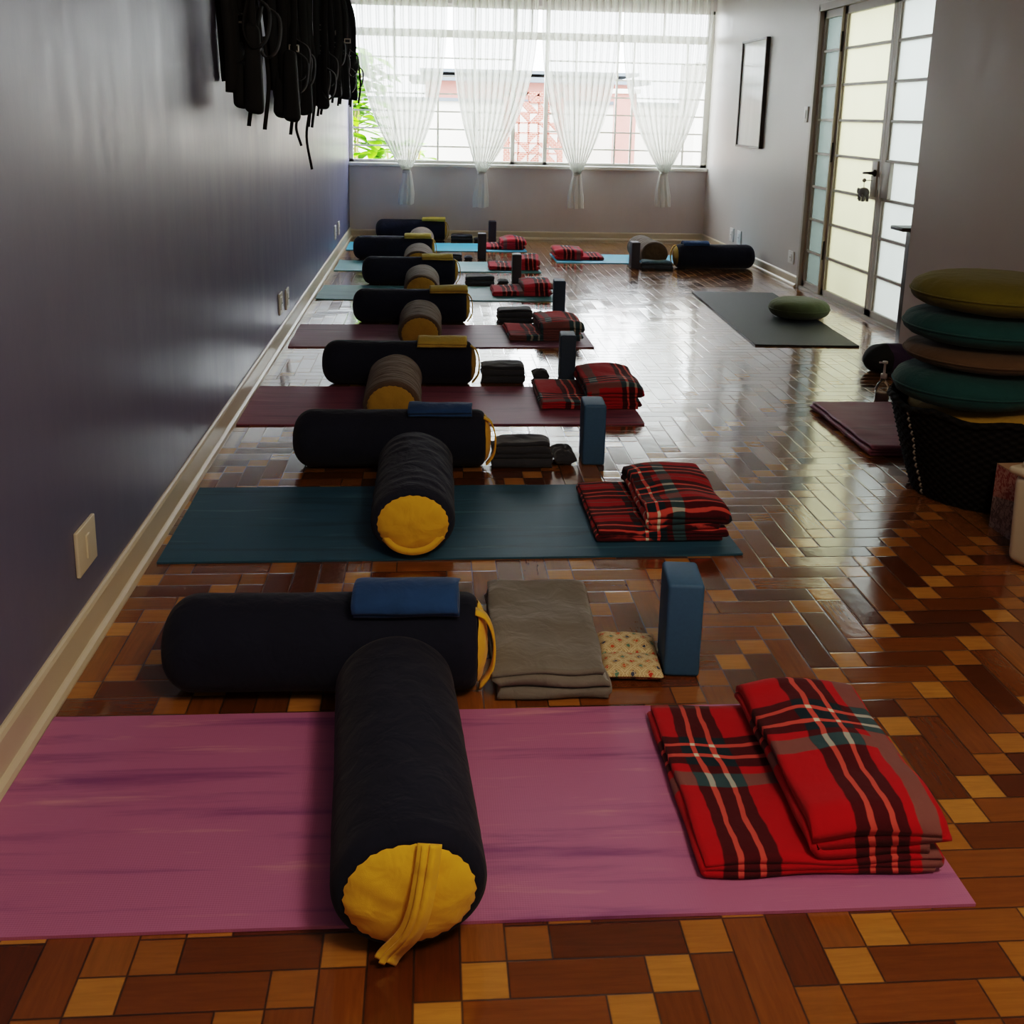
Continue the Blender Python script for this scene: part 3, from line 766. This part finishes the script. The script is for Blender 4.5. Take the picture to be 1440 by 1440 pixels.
tartan('folded red tartan blanket on the plum third mat',.725,4.76,.0105,0,.215,.25,.44,.035,.105,pc,3)
tartan('folded red tartan blanket on the mauve fourth mat',.672,6.20,.0105,.03,.19,.25,.40,.035,.10,pc,4)
tartan('folded red tartan blanket on the greyish teal fifth mat',.67,7.72,.0105,0,.22,.22,.36,.035,.085,pd,5)
tartan('folded red tartan blanket on the light teal sixth mat',.715,9.03,.0105,-.03,.22,.22,.38,.030,.085,pd,6)
tartan('folded red tartan blanket on the left row mat nearest the window',.735,10.41,.0105,0,.15,.24,.38,.03,.085,pd,7)
tartan('folded red tartan blanket on the light blue mat of the right side',1.36,9.72,.0105,0,.20,.26,.36,.03,.08,pd,8,True)

# ------------------------------------------------------------------ grey and charcoal blankets beside bolsters
def flat_blanket(label,mat,x,y,rz,W,D,levels,th,seed,cat='blanket',name='folded_blanket',wr=.004,group=None,extra=None):
    root=thing(name,label,cat,(x,y,0),rz,group)
    P=serp(levels,9); V,F=extrude_ribbon(P,th,W,26,seed,wr,axis='x')
    mesh('folded_layers',V,F,M[mat],root)
    if extra: extra(root)
    return root
def lv(D,zs,ins=.004):
    out=[]
    for k,z in enumerate(zs):
        a,b=(D/2,-D/2) if k%2==0 else (-D/2,D/2)
        a+=-ins*k*(1 if a>0 else -1)*.6; b+=-ins*k*(1 if b>0 else -1)*.6
        out.append((a,b,z))
    return out
flat_blanket('large grey brown fleece blanket folded flat beside the nearest navy bolster','grey_wool',.282,2.395,-.01,.255,.49,lv(.475,(.008,.022,.037,.052,.066),.002),.0125,1,wr=.005)
def second(root,mat,W,D,z,n,th,seed,name='upper_roll',dx=0,dy=0):
    P=serp(lv(D,[z+th*.6+(th*1.25)*k for k in range(n)]),8); V,F=extrude_ribbon(P,th,W,18,seed,.004,axis='x')
    V=[(a+dx,b+dy,c) for a,b,c in V]
    mesh(name,V,F,M[mat],root)
flat_blanket('charcoal blanket folded in two rolls behind the dark teal mat','charcoal',.350,3.855,0,.225,.17,lv(.17,(.010,.028,.046)),.014,2,extra=lambda r:second(r,'charcoal',.205,.115,.052,3,.012,5,dx=.004,dy=-.02))
flat_blanket('charcoal blanket bundle on the floor behind the plum third mat','charcoal',.362,5.12,.0,.210,.15,lv(.14,(.010,.027,.044,.061,.078)),.014,3)
flat_blanket('charcoal blanket bundle on the floor behind the mauve fourth mat','charcoal',.540,6.65,.03,.215,.16,lv(.15,(.010,.027,.044,.061,.078)),.014,4)
flat_blanket('charcoal blanket bundle behind the greyish teal fifth mat','charcoal',.385,8.15,0,.22,.16,lv(.15,(.010,.028,.046,.064)),.015,5)
flat_blanket('charcoal blanket bundle beside the bolster behind the sixth mat','charcoal',.185,9.56,0,.20,.16,lv(.15,(.010,.028,.046)),.015,6)
flat_blanket('charcoal blanket bundle beside the bolster under the window','charcoal',.325,10.95,0,.22,.16,lv(.15,(.010,.028,.046,.064)),.015,7)
flat_blanket('blue grey crumpled blanket before the brown bolster on the right side','charcoal',1.975,9.105,0,.28,.13,lv(.12,(.010,.028,.044)),.015,8,extra=lambda r:second(r,'bluegrey',.26,.10,.048,2,.012,9,name='crumpled_top'))

# eye pillows
def eye_pillow(label,mat,x,y,rz,W,D,h,seam=True,seed=0,group=None):
    V=[];F=[];nx,ny=26,34
    for s in (1,-1):
        for j in range(ny+1):
            for i in range(nx+1):
                u=i/nx*2-1; v=j/ny*2-1
                k=(max(0,1-abs(u)**3.5))**.5
                if seam: vv=abs(v)*2-1; kk=max(0,1-abs(vv)**3.0)**.5; kk=max(kk,.10 if abs(v)<.5 else 0)
                else: kk=max(0,1-abs(v)**3.5)**.5
                z=h/2+s*(h/2)*k*kk*(1+.35*nz(u*2,v*3,seed))
                sp=1-.05*(1-u*u)*abs(v)**8-.04*(1-v*v)
                V.append((u*W/2*(1-.05*(1-v*v)),v*D/2*(1-.04*(1-u*u)),max(.001,z)))
    n=(nx+1)*(ny+1)
    for j in range(ny):
        for i in range(nx):
            a=j*(nx+1)+i; F.append((a,a+1,a+nx+2,a+nx+1)); F.append((n+a,n+a+nx+1,n+a+nx+2,n+a+1))
    o=mesh('eye_pillow',V,F,M[mat],None,True,(x,y,.001),rz)
    return tag(o,label,'eye pillow',group)
eye_pillow('floral patterned eye pillow with a middle seam, beside the nearest blue block','floral',.488,2.320,-.08,.145,.215,.034,True,1)
eye_pillow('small charcoal eye pillow beside the second block, behind the teal mat','charcoal',.512,3.850,.05,.085,.16,.055,False,2)
eye_pillow('small charcoal eye pillow behind the left corner of the third tartan blanket','charcoal',.555,5.15,0,.085,.13,.045,False,3)
eye_pillow('small charcoal eye pillow beside the fourth block','charcoal',.705,6.70,0,.085,.14,.05,False,4)
eye_pillow('small dark eye pillow beside the fifth block','charcoal',.57,8.20,0,.09,.13,.03,False,5)
eye_pillow('small dark eye pillow beside the sixth block','charcoal',.345,9.56,0,.08,.13,.035,False,6)
eye_pillow('small dark eye pillow beside the block nearest the window','charcoal',.49,10.95,0,.08,.12,.04,False,7)

# blocks
def block(label,x,y,rz,mat='foam',w=.086,d=.14,h=.238):
    o=mesh('yoga_block',*rbox(-w/2,w/2,-d/2,d/2,0,h,.010,4),M[mat],None,True,(x,y,.0),rz)
    return tag(o,label,'yoga block','foam yoga blocks standing on end')
block('blue foam yoga block standing nearest the camera beside the floral eye pillow',.607,2.310,-.10)
block('blue foam block standing behind the dark teal mat, second from the camera',.625,3.865,-.04,'foam')
block('dark blue foam block standing behind the plum third mat',.688,5.150,-.05,'foam_d',.078,.13,.235)
block('dark blue foam block standing behind the mauve fourth mat',.862,6.960,-.04,'foam_d',.078,.13,.225)
block('dark foam block standing behind the greyish teal fifth mat',.680,8.28,-.02,'foam_p',.072,.13,.225)
block('dark foam block standing behind the light teal sixth mat',.470,9.62,-.02,'foam_p',.076,.13,.235)
block('dark foam block standing under the window, farthest from the camera',.640,10.95,0,'foam_p',.076,.12,.215)
block('dark foam block standing at the corner of the mat of the right side',1.785,9.13,.0,'foam_p',.074,.13,.232)

# ------------------------------------------------------------------ zafu cushions
def zafu(label,mat,x,y,z,r,h,seed,rz=0,tilt=(0,0),group=None):
    root=thing('round_cushion',label,'cushion',(x,y,z),rz,group); root.rotation_euler[0]=tilt[0]; root.rotation_euler[1]=tilt[1]
    n=72; V=[];F=[];m=20; V.append((0,0,0))
    for k in range(1,m):
        a=-PI/2+PI*k/m; c=math.cos(a)**.40; s=math.sin(a)
        for i in range(n):
            b=2*PI*i/n; pl=1+.012*math.sin(b*22+seed)*abs(s)**.5*(1 if abs(s)>.3 else .3)
            rr=r*c*pl*(1+.03*nz(math.cos(b),math.sin(b),seed))
            zz=h/2+h/2*s*(1+.06*nz(math.cos(b)*2*c,math.sin(b)*2*c,seed+4))
            V.append((rr*math.cos(b),rr*math.sin(b),max(0,zz)))
    V.append((0,0,h))
    for i in range(n): F.append((0,1+(i+1)%n,1+i))
    for k in range(m-2):
        for i in range(n): a=1+k*n;b=a+n; F.append((a+i,a+(i+1)%n,b+(i+1)%n,b+i))
    a=1+(m-2)*n; T=len(V)-1
    for i in range(n): F.append((a+i,a+(i+1)%n,T))
    mesh('cover',V,F,M[mat],root)
    pts=[(r*1.004*(1+.03*nz(math.cos(2*PI*i/60),math.sin(2*PI*i/60),seed))*math.cos(2*PI*i/60),r*1.004*(1+.03*nz(math.cos(2*PI*i/60),math.sin(2*PI*i/60),seed))*math.sin(2*PI*i/60),h/2) for i in range(60)]
    mesh('piping',*tube(pts,.0035,6,True),M[mat],root)
    return root
zafu('round moss green meditation cushion on the black mat','green_d',2.455,6.79,.015,.200,.125,1)
zg='meditation cushions stacked on the basket'
zafu('olive green round cushion on top of the stack','green_c',1.965,3.50,.672,.285,.118,2,0,(0,.0),zg)
zafu('teal round cushion second from the top, under the olive one','teal_c',1.945,3.50,.560,.280,.110,3,0,(0,.0),zg)
zafu('brown round cushion between the two teal ones','brown_c',1.935,3.49,.478,.262,.080,4,0,(0,.0),zg)
zafu('teal round cushion at the bottom of the stack, on the basket','teal_c',1.880,3.46,.352,.250,.125,5,.0,(0,.0),zg)

# basket
bk=thing('wicker_basket','large black woven basket holding cushions, with grey lacing at its side','basket',(2.01,3.50,0))
V=[];F=[];n=96;m=40
def br(t): return .250+(.355-.250)*t**.9
for lay in (0,1):
    for j in range(m+1):
        t=j/m; z=.34*t
        for i in range(n):
            a=2*PI*i/n; wv=.004*math.sin(a*24+(j%2)*PI)*(1-lay); r=br(t)-lay*.012+wv
            zz=z+(.010*math.sin(a*9)+.006*math.sin(a*23) if j==m else 0)
            V.append((r*math.cos(a),r*math.sin(a),zz))
N=(m+1)*n
for j in range(m):
    for i in range(n):
        a=j*n+i;b=j*n+(i+1)%n; F.append((a,b,b+n,a+n)); F.append((N+a,N+a+n,N+b+n,N+b))
for i in range(n):
    F.append((m*n+i,m*n+(i+1)%n,N+m*n+(i+1)%n,N+m*n+i))
V.append((0,0,.008)); F+= [(len(V)-1,N+(i+1)%n,N+i) for i in range(n)]
mesh('woven_body',V,F,M['wicker'],bk)
rim=[((br(1)-.002)*math.cos(2*PI*i/72),(br(1)-.002)*math.sin(2*PI*i/72),.335+.008*math.sin(2*PI*i/72*9)) for i in range(72)]
mesh('rim',*tube(rim,.012,8,True),M['wicker'],bk)
lace=[]
for sgn in (0,):
    for k in range(13):
        t=.03+.94*k/13; a=PI+.20+.10*math.sin(k*1.0)*.15
        r=br(t)+.004; r2=br(t+.035)+.006
        lace.append(tube([(r*math.cos(a),r*math.sin(a),.34*t),(r2*math.cos(a)-.002,r2*math.sin(a),.34*(t+.024)),(r2*math.cos(a+.01),r2*math.sin(a+.01),.34*(t+.048))],.0035,6))
mesh('lacing',*join(*lace),M['wicker_rim'],bk)
# mustard cushion lying inside the basket under the stack
V,F=lathe([(0,0),(.20,.0),(.27,.03),(.29,.06),(.285,.08),(.23,.095),(0,.100)],48)
V=[(x,y,z+.006*nz(x*8,y*8)) for x,y,z in V]
tag(mesh('mustard_cushion',V,F,M['yellow_dull'],None,True,(2.01,3.50,.245)),'mustard yellow cushion inside the basket, under the stack','cushion')

# carton and bin by the basket
ct=thing('printed_carton','small carton with red and grey print beside the basket','box',(1.967,3.095,0),.03)
mesh('carton_sides',*box(-.11,.11,-.075,.075,0,.215),M['carton'],ct,smooth=False)
mesh('lid_flap',*join(box(-.11,.11,-.075,-.001,.2155,.218),box(-.11,.11,.001,.075,.2155,.219)),M['kraft'],ct,smooth=False)
bn=thing('storage_bin','off white plastic bin with a lid, cut off by the right edge','bin',(1.915,2.805,0),.40)
def taper(V,k,h): return [(x*(1-k*(1-z/h)),y*(1-k*(1-z/h)),z) for x,y,z in V]
V,F=rbox(-.125,.125,-.145,.145,0,.285,.03,5); mesh('bin_body',taper(V,.06,.285),F,M['bin'],bn)
mesh('bin_lid',*join(rbox(-.135,.135,-.155,.155,.280,.305,.012,4),rbox(-.112,.112,-.13,.13,.300,.325,.012,4)),M['bin'],bn)

# folded purple mat on the floor beside the basket
r=thing('folded_yoga_mat','plum yoga mat folded in layers on the floor behind the basket','yoga mat',(2.02,4.235,0),-.015)
P=serp([(.28,-.26,.008),(-.262,.28,.022),(.285,-.265,.036)],9)
V,F=extrude_ribbon(P,.010,.70,30,3,.003); mesh('folded_layers',V,F,M['mat_purple_b'],r)

# spray bottle
bt=thing('glass_bottle','clear glass spray bottle with a thin nozzle behind the basket','bottle',(2.118,4.655,0))
mesh('bottle_glass',*lathe([(0,.001),(.030,.001),(.033,.01),(.033,.085),(.026,.105),(.013,.12),(.013,.135),(0,.135)],24),M['glass'],bt)
mesh('liquid',*lathe([(0,.004),(.030,.006),(.030,.06),(0,.06)],20),M['kraft'],bt)
mesh('pump',*join(lathe([(0,.132),(.015,.132),(.015,.152),(.006,.155),(.005,.20),(.012,.201),(.012,.212),(0,.213)],16),tube([(0,0,.206),(-.028,0,.206)],.004,8)),M['plate_w'],bt)

# bag / rolled things near the wall corner
bg=thing('soft_bag','black and plum soft bag lying on the floor at the wall corner','bag',(2.45,5.34,0),.18)
V=[];F=[];n=40;prof=[]
for k in range(30):
    t=k/29; r=.062*math.sin(min(1,t*4)*PI/2)**.6*(1 if t<.85 else max(0,math.cos((t-.85)/.15*PI/2))**.5+.0001)+.022*math.sin(t*PI)
    prof.append((max(r,.0005),-.155+.31*t))
for r_,xx in prof:
    for i in range(n):
        a=2*PI*i/n; rr=r_*(1+.10*nz(math.cos(a)*2,math.sin(a)*2,xx*14))
        V.append((xx,rr*math.cos(a)*1.15,max(.002,.066+rr*math.sin(a)*(.95 if math.sin(a)<0 else 1))))
fa=[];fb=[]
for j in range(29):
    for i in range(n):
        f=(j*n+i,(j+1)*n+i,(j+1)*n+(i+1)%n,j*n+(i+1)%n)
        (fa if j<11 else fb).append(f)
mesh('black_end',V,fa+[tuple(range(n))],M['black'],bg); mesh('plum_body',V,fb,M['plum_c'],bg)
mesh('carry_strap',*ribbon(catmull([(-.10,-.07,.02),(-.04,-.10,.012),(.04,-.10,.012),(.12,-.08,.03),(.15,-.02,.10)],6),(0,1,.2),.022,.004),M['black'],bg)

# console table standing in the recess behind the wall corner
cn=thing('console_table','narrow dark wood console at the wall corner, before the glazed doors','table',(2.76,5.79,0))
mesh('tabletop',*rbox(-.150,.150,-.09,.07,.705,.727,.006),M['dark_wood'],cn)
mesh('side_panel',*rbox(-.070,-.045,-.07,.03,0,.705,.003),M['dark_wood'],cn)
mesh('side_panel',*rbox(.115,.140,-.07,.03,0,.705,.003),M['dark_wood'],cn)
mesh('apron',*box(-.045,.115,-.05,-.03,.62,.705),M['dark_wood'],cn,smooth=False)

# ------------------------------------------------------------------ rope-wall straps on the left wall
def strap_set(label,y,zb,wd,seed,tails=0):
    rnd=random.Random(seed); dz=zb
    root=thing('hanging_straps',label,'yoga straps',(XL,y,0),0,'black yoga straps hanging on the blue wall')
    mesh('wall_hook',*join(rbox(0,.012,-.03,.03,2.28,2.38,.003),tube(catmull([(.01,0,2.33),(.07,0,2.32),(.085,0,2.35),(.08,0,2.37)],5),.008,8)),M['dark_metal'],root)
    for k in range(4):
        xo=.035+wd*.26*k+rnd.uniform(-.01,.01); yo=rnd.uniform(-.09,.09); sp=rnd.uniform(.02,.05)
        P=[(.06,0,2.33),(xo-.01,yo*.3-sp*.5,2.10),(xo+rnd.uniform(-.02,.02),yo-sp,1.8),(xo+rnd.uniform(-.02,.02),yo-sp,zb+.25),(xo,yo,zb+.08+rnd.uniform(0,.1)),(xo+.01,yo+sp,zb+.28),(xo+rnd.uniform(-.02,.02),yo+sp,1.8),(xo-.005,yo*.4+sp*.5,2.1),(.065,0,2.33)]
        an=rnd.uniform(-.5,.5)
        mesh('webbing',*ribbon(catmull(P,7),(math.cos(an),math.sin(an),0),.042,.004),M['black'],root)
    # padded sling folded and hanging at the bottom
    for q,(cx,cy,h0,hh,ww,dd) in enumerate(((.05+wd*.25,.02,zb+.02,.26,wd*.42,.10),(.05+wd*.62,-.03,zb,.34,wd*.50,.08))):
        V,F=rbox(-ww/2,ww/2,-dd/2,dd/2,0,hh,.025,4)
        W=[]
        for a,b,c in V:
            s=1-.35*(c/hh)**2
            W.append((cx+a*s+.018*nz(c*6,seed+q,b*5),cy+b*s+.015*nz(c*7,a*8,seed+q),h0+c+.012*nz(a*14,b*14,seed)))
        W=[(max(.004,a),b,c) for a,b,c in W]
        mesh('padded_sling',W,F,M['black'],root)
    for k in range(2):
        z=zb+rnd.uniform(.3,.5); yy=rnd.uniform(-.05,.05); x=.05+wd*rnd.uniform(.2,.8)
        mesh('buckle',*join(box(x-.025,x+.025,yy-.004,yy+.004,z,z+.006),box(x-.025,x+.025,yy-.004,yy+.004,z+.03,z+.036),box(x-.025,x-.019,yy-.004,yy+.004,z,z+.036),box(x+.019,x+.025,yy-.004,yy+.004,z,z+.036)),M['steel'],root,smooth=False)
    for k in range(3):
        x=.04+wd*rnd.uniform(.1,1.0); yy=rnd.uniform(-.08,.08); z=zb+rnd.uniform(.25,.45); s_=rnd.uniform(.04,.07)
        P=catmull([(x,yy,z),(x+s_,yy+.02,z-.05),(x+s_*.9,yy,z-.16),(x+.01,yy-.02,z-.20),(x-s_*.4,yy,z-.12),(x,yy,z+.01)],6)
        P=[(max(.006,p[0]),p[1],p[2]) for p in P]
        mesh('slack_loop',*ribbon(P,(.3,1,0),.030,.004),M['black'],root)
    for k in range(2):
        x=.05+wd*rnd.uniform(.2,.9); L=rnd.uniform(.02,.07)
        P=catmull([(x,.06,zb+.3),(x+.012,.07,zb+.12),(x-.008,.06,zb-L)],6)
        mesh('webbing_end',*ribbon(P,(1,.2,0),.016,.004),M['black'],root)
    for k in range(tails):
        x=.10+wd*.35*k; L=(.17,.30,.12)[k]
        P=catmull([(x,0,zb+.2),(x+.01,.01,zb+.05),(x-.01,-.01,zb-L*.4),(x+.015,0,zb-L)],6)
        mesh('loose_strap',*ribbon(P,(1,.3,0),.014,.004),M['black'],root)
strap_set('black yoga straps hanging nearest the camera on the blue wall',4.40,1.275,.155,1)
strap_set('black yoga straps with long loose ends, second cluster from the camera',5.50,1.235,.165,2,0)
strap_set('black yoga straps with dangling tails, third cluster from the camera',6.15,1.265,.16,3,2)
strap_set('black yoga straps, fourth cluster from the camera on the blue wall',7.10,1.300,.16,4)
strap_set('black yoga straps, fifth cluster from the camera on the blue wall',8.05,1.38,.17,5)
strap_set('black yoga straps, sixth cluster, next to the last one',8.85,1.38,.17,6)
strap_set('black yoga straps hanging nearest the window on the blue wall',9.65,1.38,.18,7)

# ------------------------------------------------------------------ outside
struct('ground',*box(-9,12,11.41,30,-.32,-.30),M['terrace'])
gw=thing('garden_wall','white plastered garden wall beyond the window','wall',(1,15.9,-.3))
gw['kind']='structure'
mesh('plaster',*box(-8,8,0,.2,0,1.75),M['white_wall_out'],gw,smooth=False)
mesh('coping',*box(-8,8,-.04,.24,1.75,1.80),M['roof'],gw,smooth=False)
bs=thing('brick_screen','red brick lattice screen in the garden, seen through the middle window opening','screen',(1.45,15.2,-.3))
g=[]; x0,x1,zt=-.42,.42,1.90
g+=[box(x0,x0+.07,0,.1,0,zt),box(x1-.07,x1,0,.1,0,zt),box(x0,x1,0,.1,zt-.06,zt),box(x0,x1,0,.1,0,.35),box(x0,x0+.2,0,.1,0,zt) if False else box(.10,x1,0,.1,0,.5)]
rn=random.Random(3); c=.14
def tri(a,b,d,y0=0,y1=.1):
    V=[(p[0],y0,p[1]) for p in (a,b,d)]+[(p[0],y1,p[1]) for p in (a,b,d)]
    return V,[(0,1,2),(5,4,3),(0,3,4,1),(1,4,5,2),(2,5,3,0)]
for i in range(5):
    for j in range(11):
        xa=x0+.07+c*i; za=.35+c*j; k=rn.randrange(5)
        if za+c>zt: continue
        A,B,Cc,D=(xa,za),(xa+c,za),(xa+c,za+c),(xa,za+c)
        if k==0: g.append(tri(A,B,Cc))
        elif k==1: g.append(tri(A,Cc,D))
        elif k==2: g.append(tri(A,B,D))
        elif k==3: g.append(tri(B,Cc,D))
        g.append(box(xa,xa+c,0.01,.09,za-.012,za+.012)); g.append(box(xa-.012,xa+.012,0.01,.09,za,za+c))
mesh('lattice',*join(*g),M['brick'],bs,smooth=False)
nh=thing('neighbour_house','pale house with grey roof behind the garden wall','building',(1.5,20,-.3))
mesh('house_wall',*box(-1.6,2.2,0,3,0,2.15),M['pinkwall'],nh,smooth=False)
mesh('roof',*join(box(-1.9,2.5,-.3,3.2,2.15,2.24),box(-1.7,2.3,-.2,3,2.30,2.36)),M['roof'],nh,smooth=False)
pk=thing('pink_pillar','pink plastered pillar in the garden to the right','pillar',(2.72,15.0,-.3))
mesh('shaft',*box(-.14,.14,0,.25,0,1.9),M['pinkwall'],pk,smooth=False)
mesh('cap',*box(-.18,.18,-.04,.29,1.9,1.96),M['white_wall_out'],pk,smooth=False)
sh=thing('garden_shed','white shed with dark shuttered window beyond the right end of the window','building',(4.05,14.2,-.3))
mesh('shed_wall',*box(-.55,.6,0,1,0,2.3),M['white_wall_out'],sh,smooth=False)
mesh('shutter',*join(*[box(-.42,-.08,-.03,0,.9+.09*k,.9+.09*k+.075) for k in range(12)]),M['window_dark'],sh,smooth=False)
def leafy(label,x,y,z,h,n,L,seed,name='garden_plant'):
    rnd=random.Random(seed); root=thing(name,label,'plant',(x,y,z))
    st=[];V=[];F=[]
    for s in range(4):
        bx=rnd.uniform(-.15,.15); st.append(tube(catmull([(bx*.3,0,0),(bx,rnd.uniform(-.1,.1),h*.5),(bx*1.6,0,h*.9)],5),.014,6))
    mesh('stem',*join(*st),M['bark'],root)
    for k in range(n):
        b=Vector((rnd.uniform(-.35,.35),rnd.uniform(-.25,.25),h*(.15+.85*rnd.random()))); az=rnd.uniform(0,2*PI); d=Vector((math.cos(az),math.sin(az),rnd.uniform(-.2,.6))).normalized()
        sd=d.cross(Vector((0,0,1))).normalized(); l=L*rnd.uniform(.6,1.1); w=l*.22; base=len(V); m=6
        for i in range(m+1):
            t=i/m; p=b+d*l*t-Vector((0,0,.35*l*t*t)); ww=w*math.sin(min(1,t*1.05)*PI)**.7+.002
            V.append(tuple(p-sd*ww)); V.append(tuple(p+Vector((0,0,-ww*.25)))); V.append(tuple(p+sd*ww))
        for i in range(m):
            a=base+i*3; F+=[(a,a+1,a+4,a+3),(a+1,a+2,a+5,a+4)]
    mesh('leaves',V,F,M['leaf'],root)
leafy('bright green leafy plant outside, at the left end of the window',-.95,13.0,-.3,2.3,340,.40,1)
leafy('low green shrub outside behind the first curtain',-.35,13.9,-.3,1.25,90,.3,2)
tr=thing('garden_tree_trunk','slim tan trunk outside at the left end of the window','tree',(-1.62,13.9,-.3))
mesh('trunk',*tube(catmull([(0,0,0),(.03,0,1.2),(.0,.02,2.6),(.05,0,4.0)],8),.055,12),M['bark'],tr)
# outer passage beyond the frosted doors
struct('passage_ground',*box(3.13,7,4,11,-.12,-.02),M['terrace'])
psg=struct('passage_wall',*box(5.4,5.6,3,11.1,-.02,2.0),M['white_wall_out'])
pt=thing('potted_shrub','potted shrub outside, a blurred dark shape behind the frosted door','plant',(3.335,7.33,-.02))
mesh('pot',*lathe([(0,0),(.10,0),(.13,.02),(.16,.24),(.15,.25),(.14,.22),(0,.21)],24),M['roof'],pt)
V,F=lathe([(0,0),(.14,.05),(.19,.16),(.16,.28),(.08,.36),(0,.38)],24,c=(0,0,.2)); V=[(x*(1+.3*nz(x*9,y*9,z*9)),y*(1+.3*nz(x*9,z*9,y*9)),z) for x,y,z in V]
mesh('foliage',V,F,M['green_d'],pt)

# ------------------------------------------------------------------ light
w=bpy.data.worlds.new('sky'); sc.world=w; w.use_nodes=True
bg=w.node_tree.nodes['Background']; bg.inputs[0].default_value=(.90,.95,1.0,1); bg.inputs[1].default_value=16
def area(name,loc,rot,sx,sy,p,col=(1,1,1),portal=False,spread=None):
    l=bpy.data.lights.new(name,'AREA'); l.shape='RECTANGLE'; l.size=sx; l.size_y=sy; l.energy=p; l.color=col
    if portal: l.cycles.is_portal=True
    o=bpy.data.objects.new(name,l); C.objects.link(o); o.location=loc; o.rotation_euler=rot; return o
area('window_portal',((XL+XR)/2,YB+.24,(WZ0+WZ1)/2),(-PI/2,0,0),3.76,1.6,1,portal=True)
area('door_portal',(XR+.25,(DY0+DY1)/2,1.06),(0,PI/2,0),2.1,2.4,1,portal=True)
s=bpy.data.lights.new('sun','SUN'); s.energy=5; s.angle=.02; s.color=(1,.95,.85)
so=bpy.data.objects.new('sun',s); C.objects.link(so); so.rotation_euler=(math.radians(38),math.radians(-8),0)
# ceiling lamp of the room, above and behind the camera
l=bpy.data.lights.new('ceiling_lamp','POINT'); l.energy=80; l.color=(1,.80,.56); l.shadow_soft_size=.25
lo=bpy.data.objects.new('ceiling_lamp',l); C.objects.link(lo); lo.location=(.9,.35,2.45)

# ------------------------------------------------------------------ camera
cam=bpy.data.cameras.new('camera'); co=bpy.data.objects.new('camera',cam); C.objects.link(co)
f,pitch,yaw,roll,cy,hh=1486.944,.2349466,.0797969,.0221798,-204.663,1.298744
cam.sensor_width=36; cam.lens=36*f/1440; cam.shift_y=cy/1440; cam.clip_start=.05; cam.clip_end=200
cp,sp=math.cos(pitch),math.sin(pitch); cyw,sy=math.cos(yaw),math.sin(yaw)
fwd=Vector((sy*cp,cyw*cp,-sp)); right=Vector((cyw,-sy,0)); down=fwd.cross(right)
cr,sr=math.cos(roll),math.sin(roll)
r2=right*cr-down*sr; d2=down*cr+right*sr
mw=Matrix((r2,-d2,-fwd)).transposed().to_4x4(); mw.translation=Vector((0,0,hh))
co.matrix_world=mw
sc.camera=co
sc.view_settings.view_transform='Filmic'
sc.view_settings.look='Medium High Contrast'
sc.view_settings.exposure=0
sc.cycles.max_bounces=10; sc.cycles.diffuse_bounces=5; sc.cycles.transparent_max_bounces=24
sc.cycles.sample_clamp_indirect=6
sc.cycles.caustics_reflective=False; sc.cycles.caustics_refractive=False
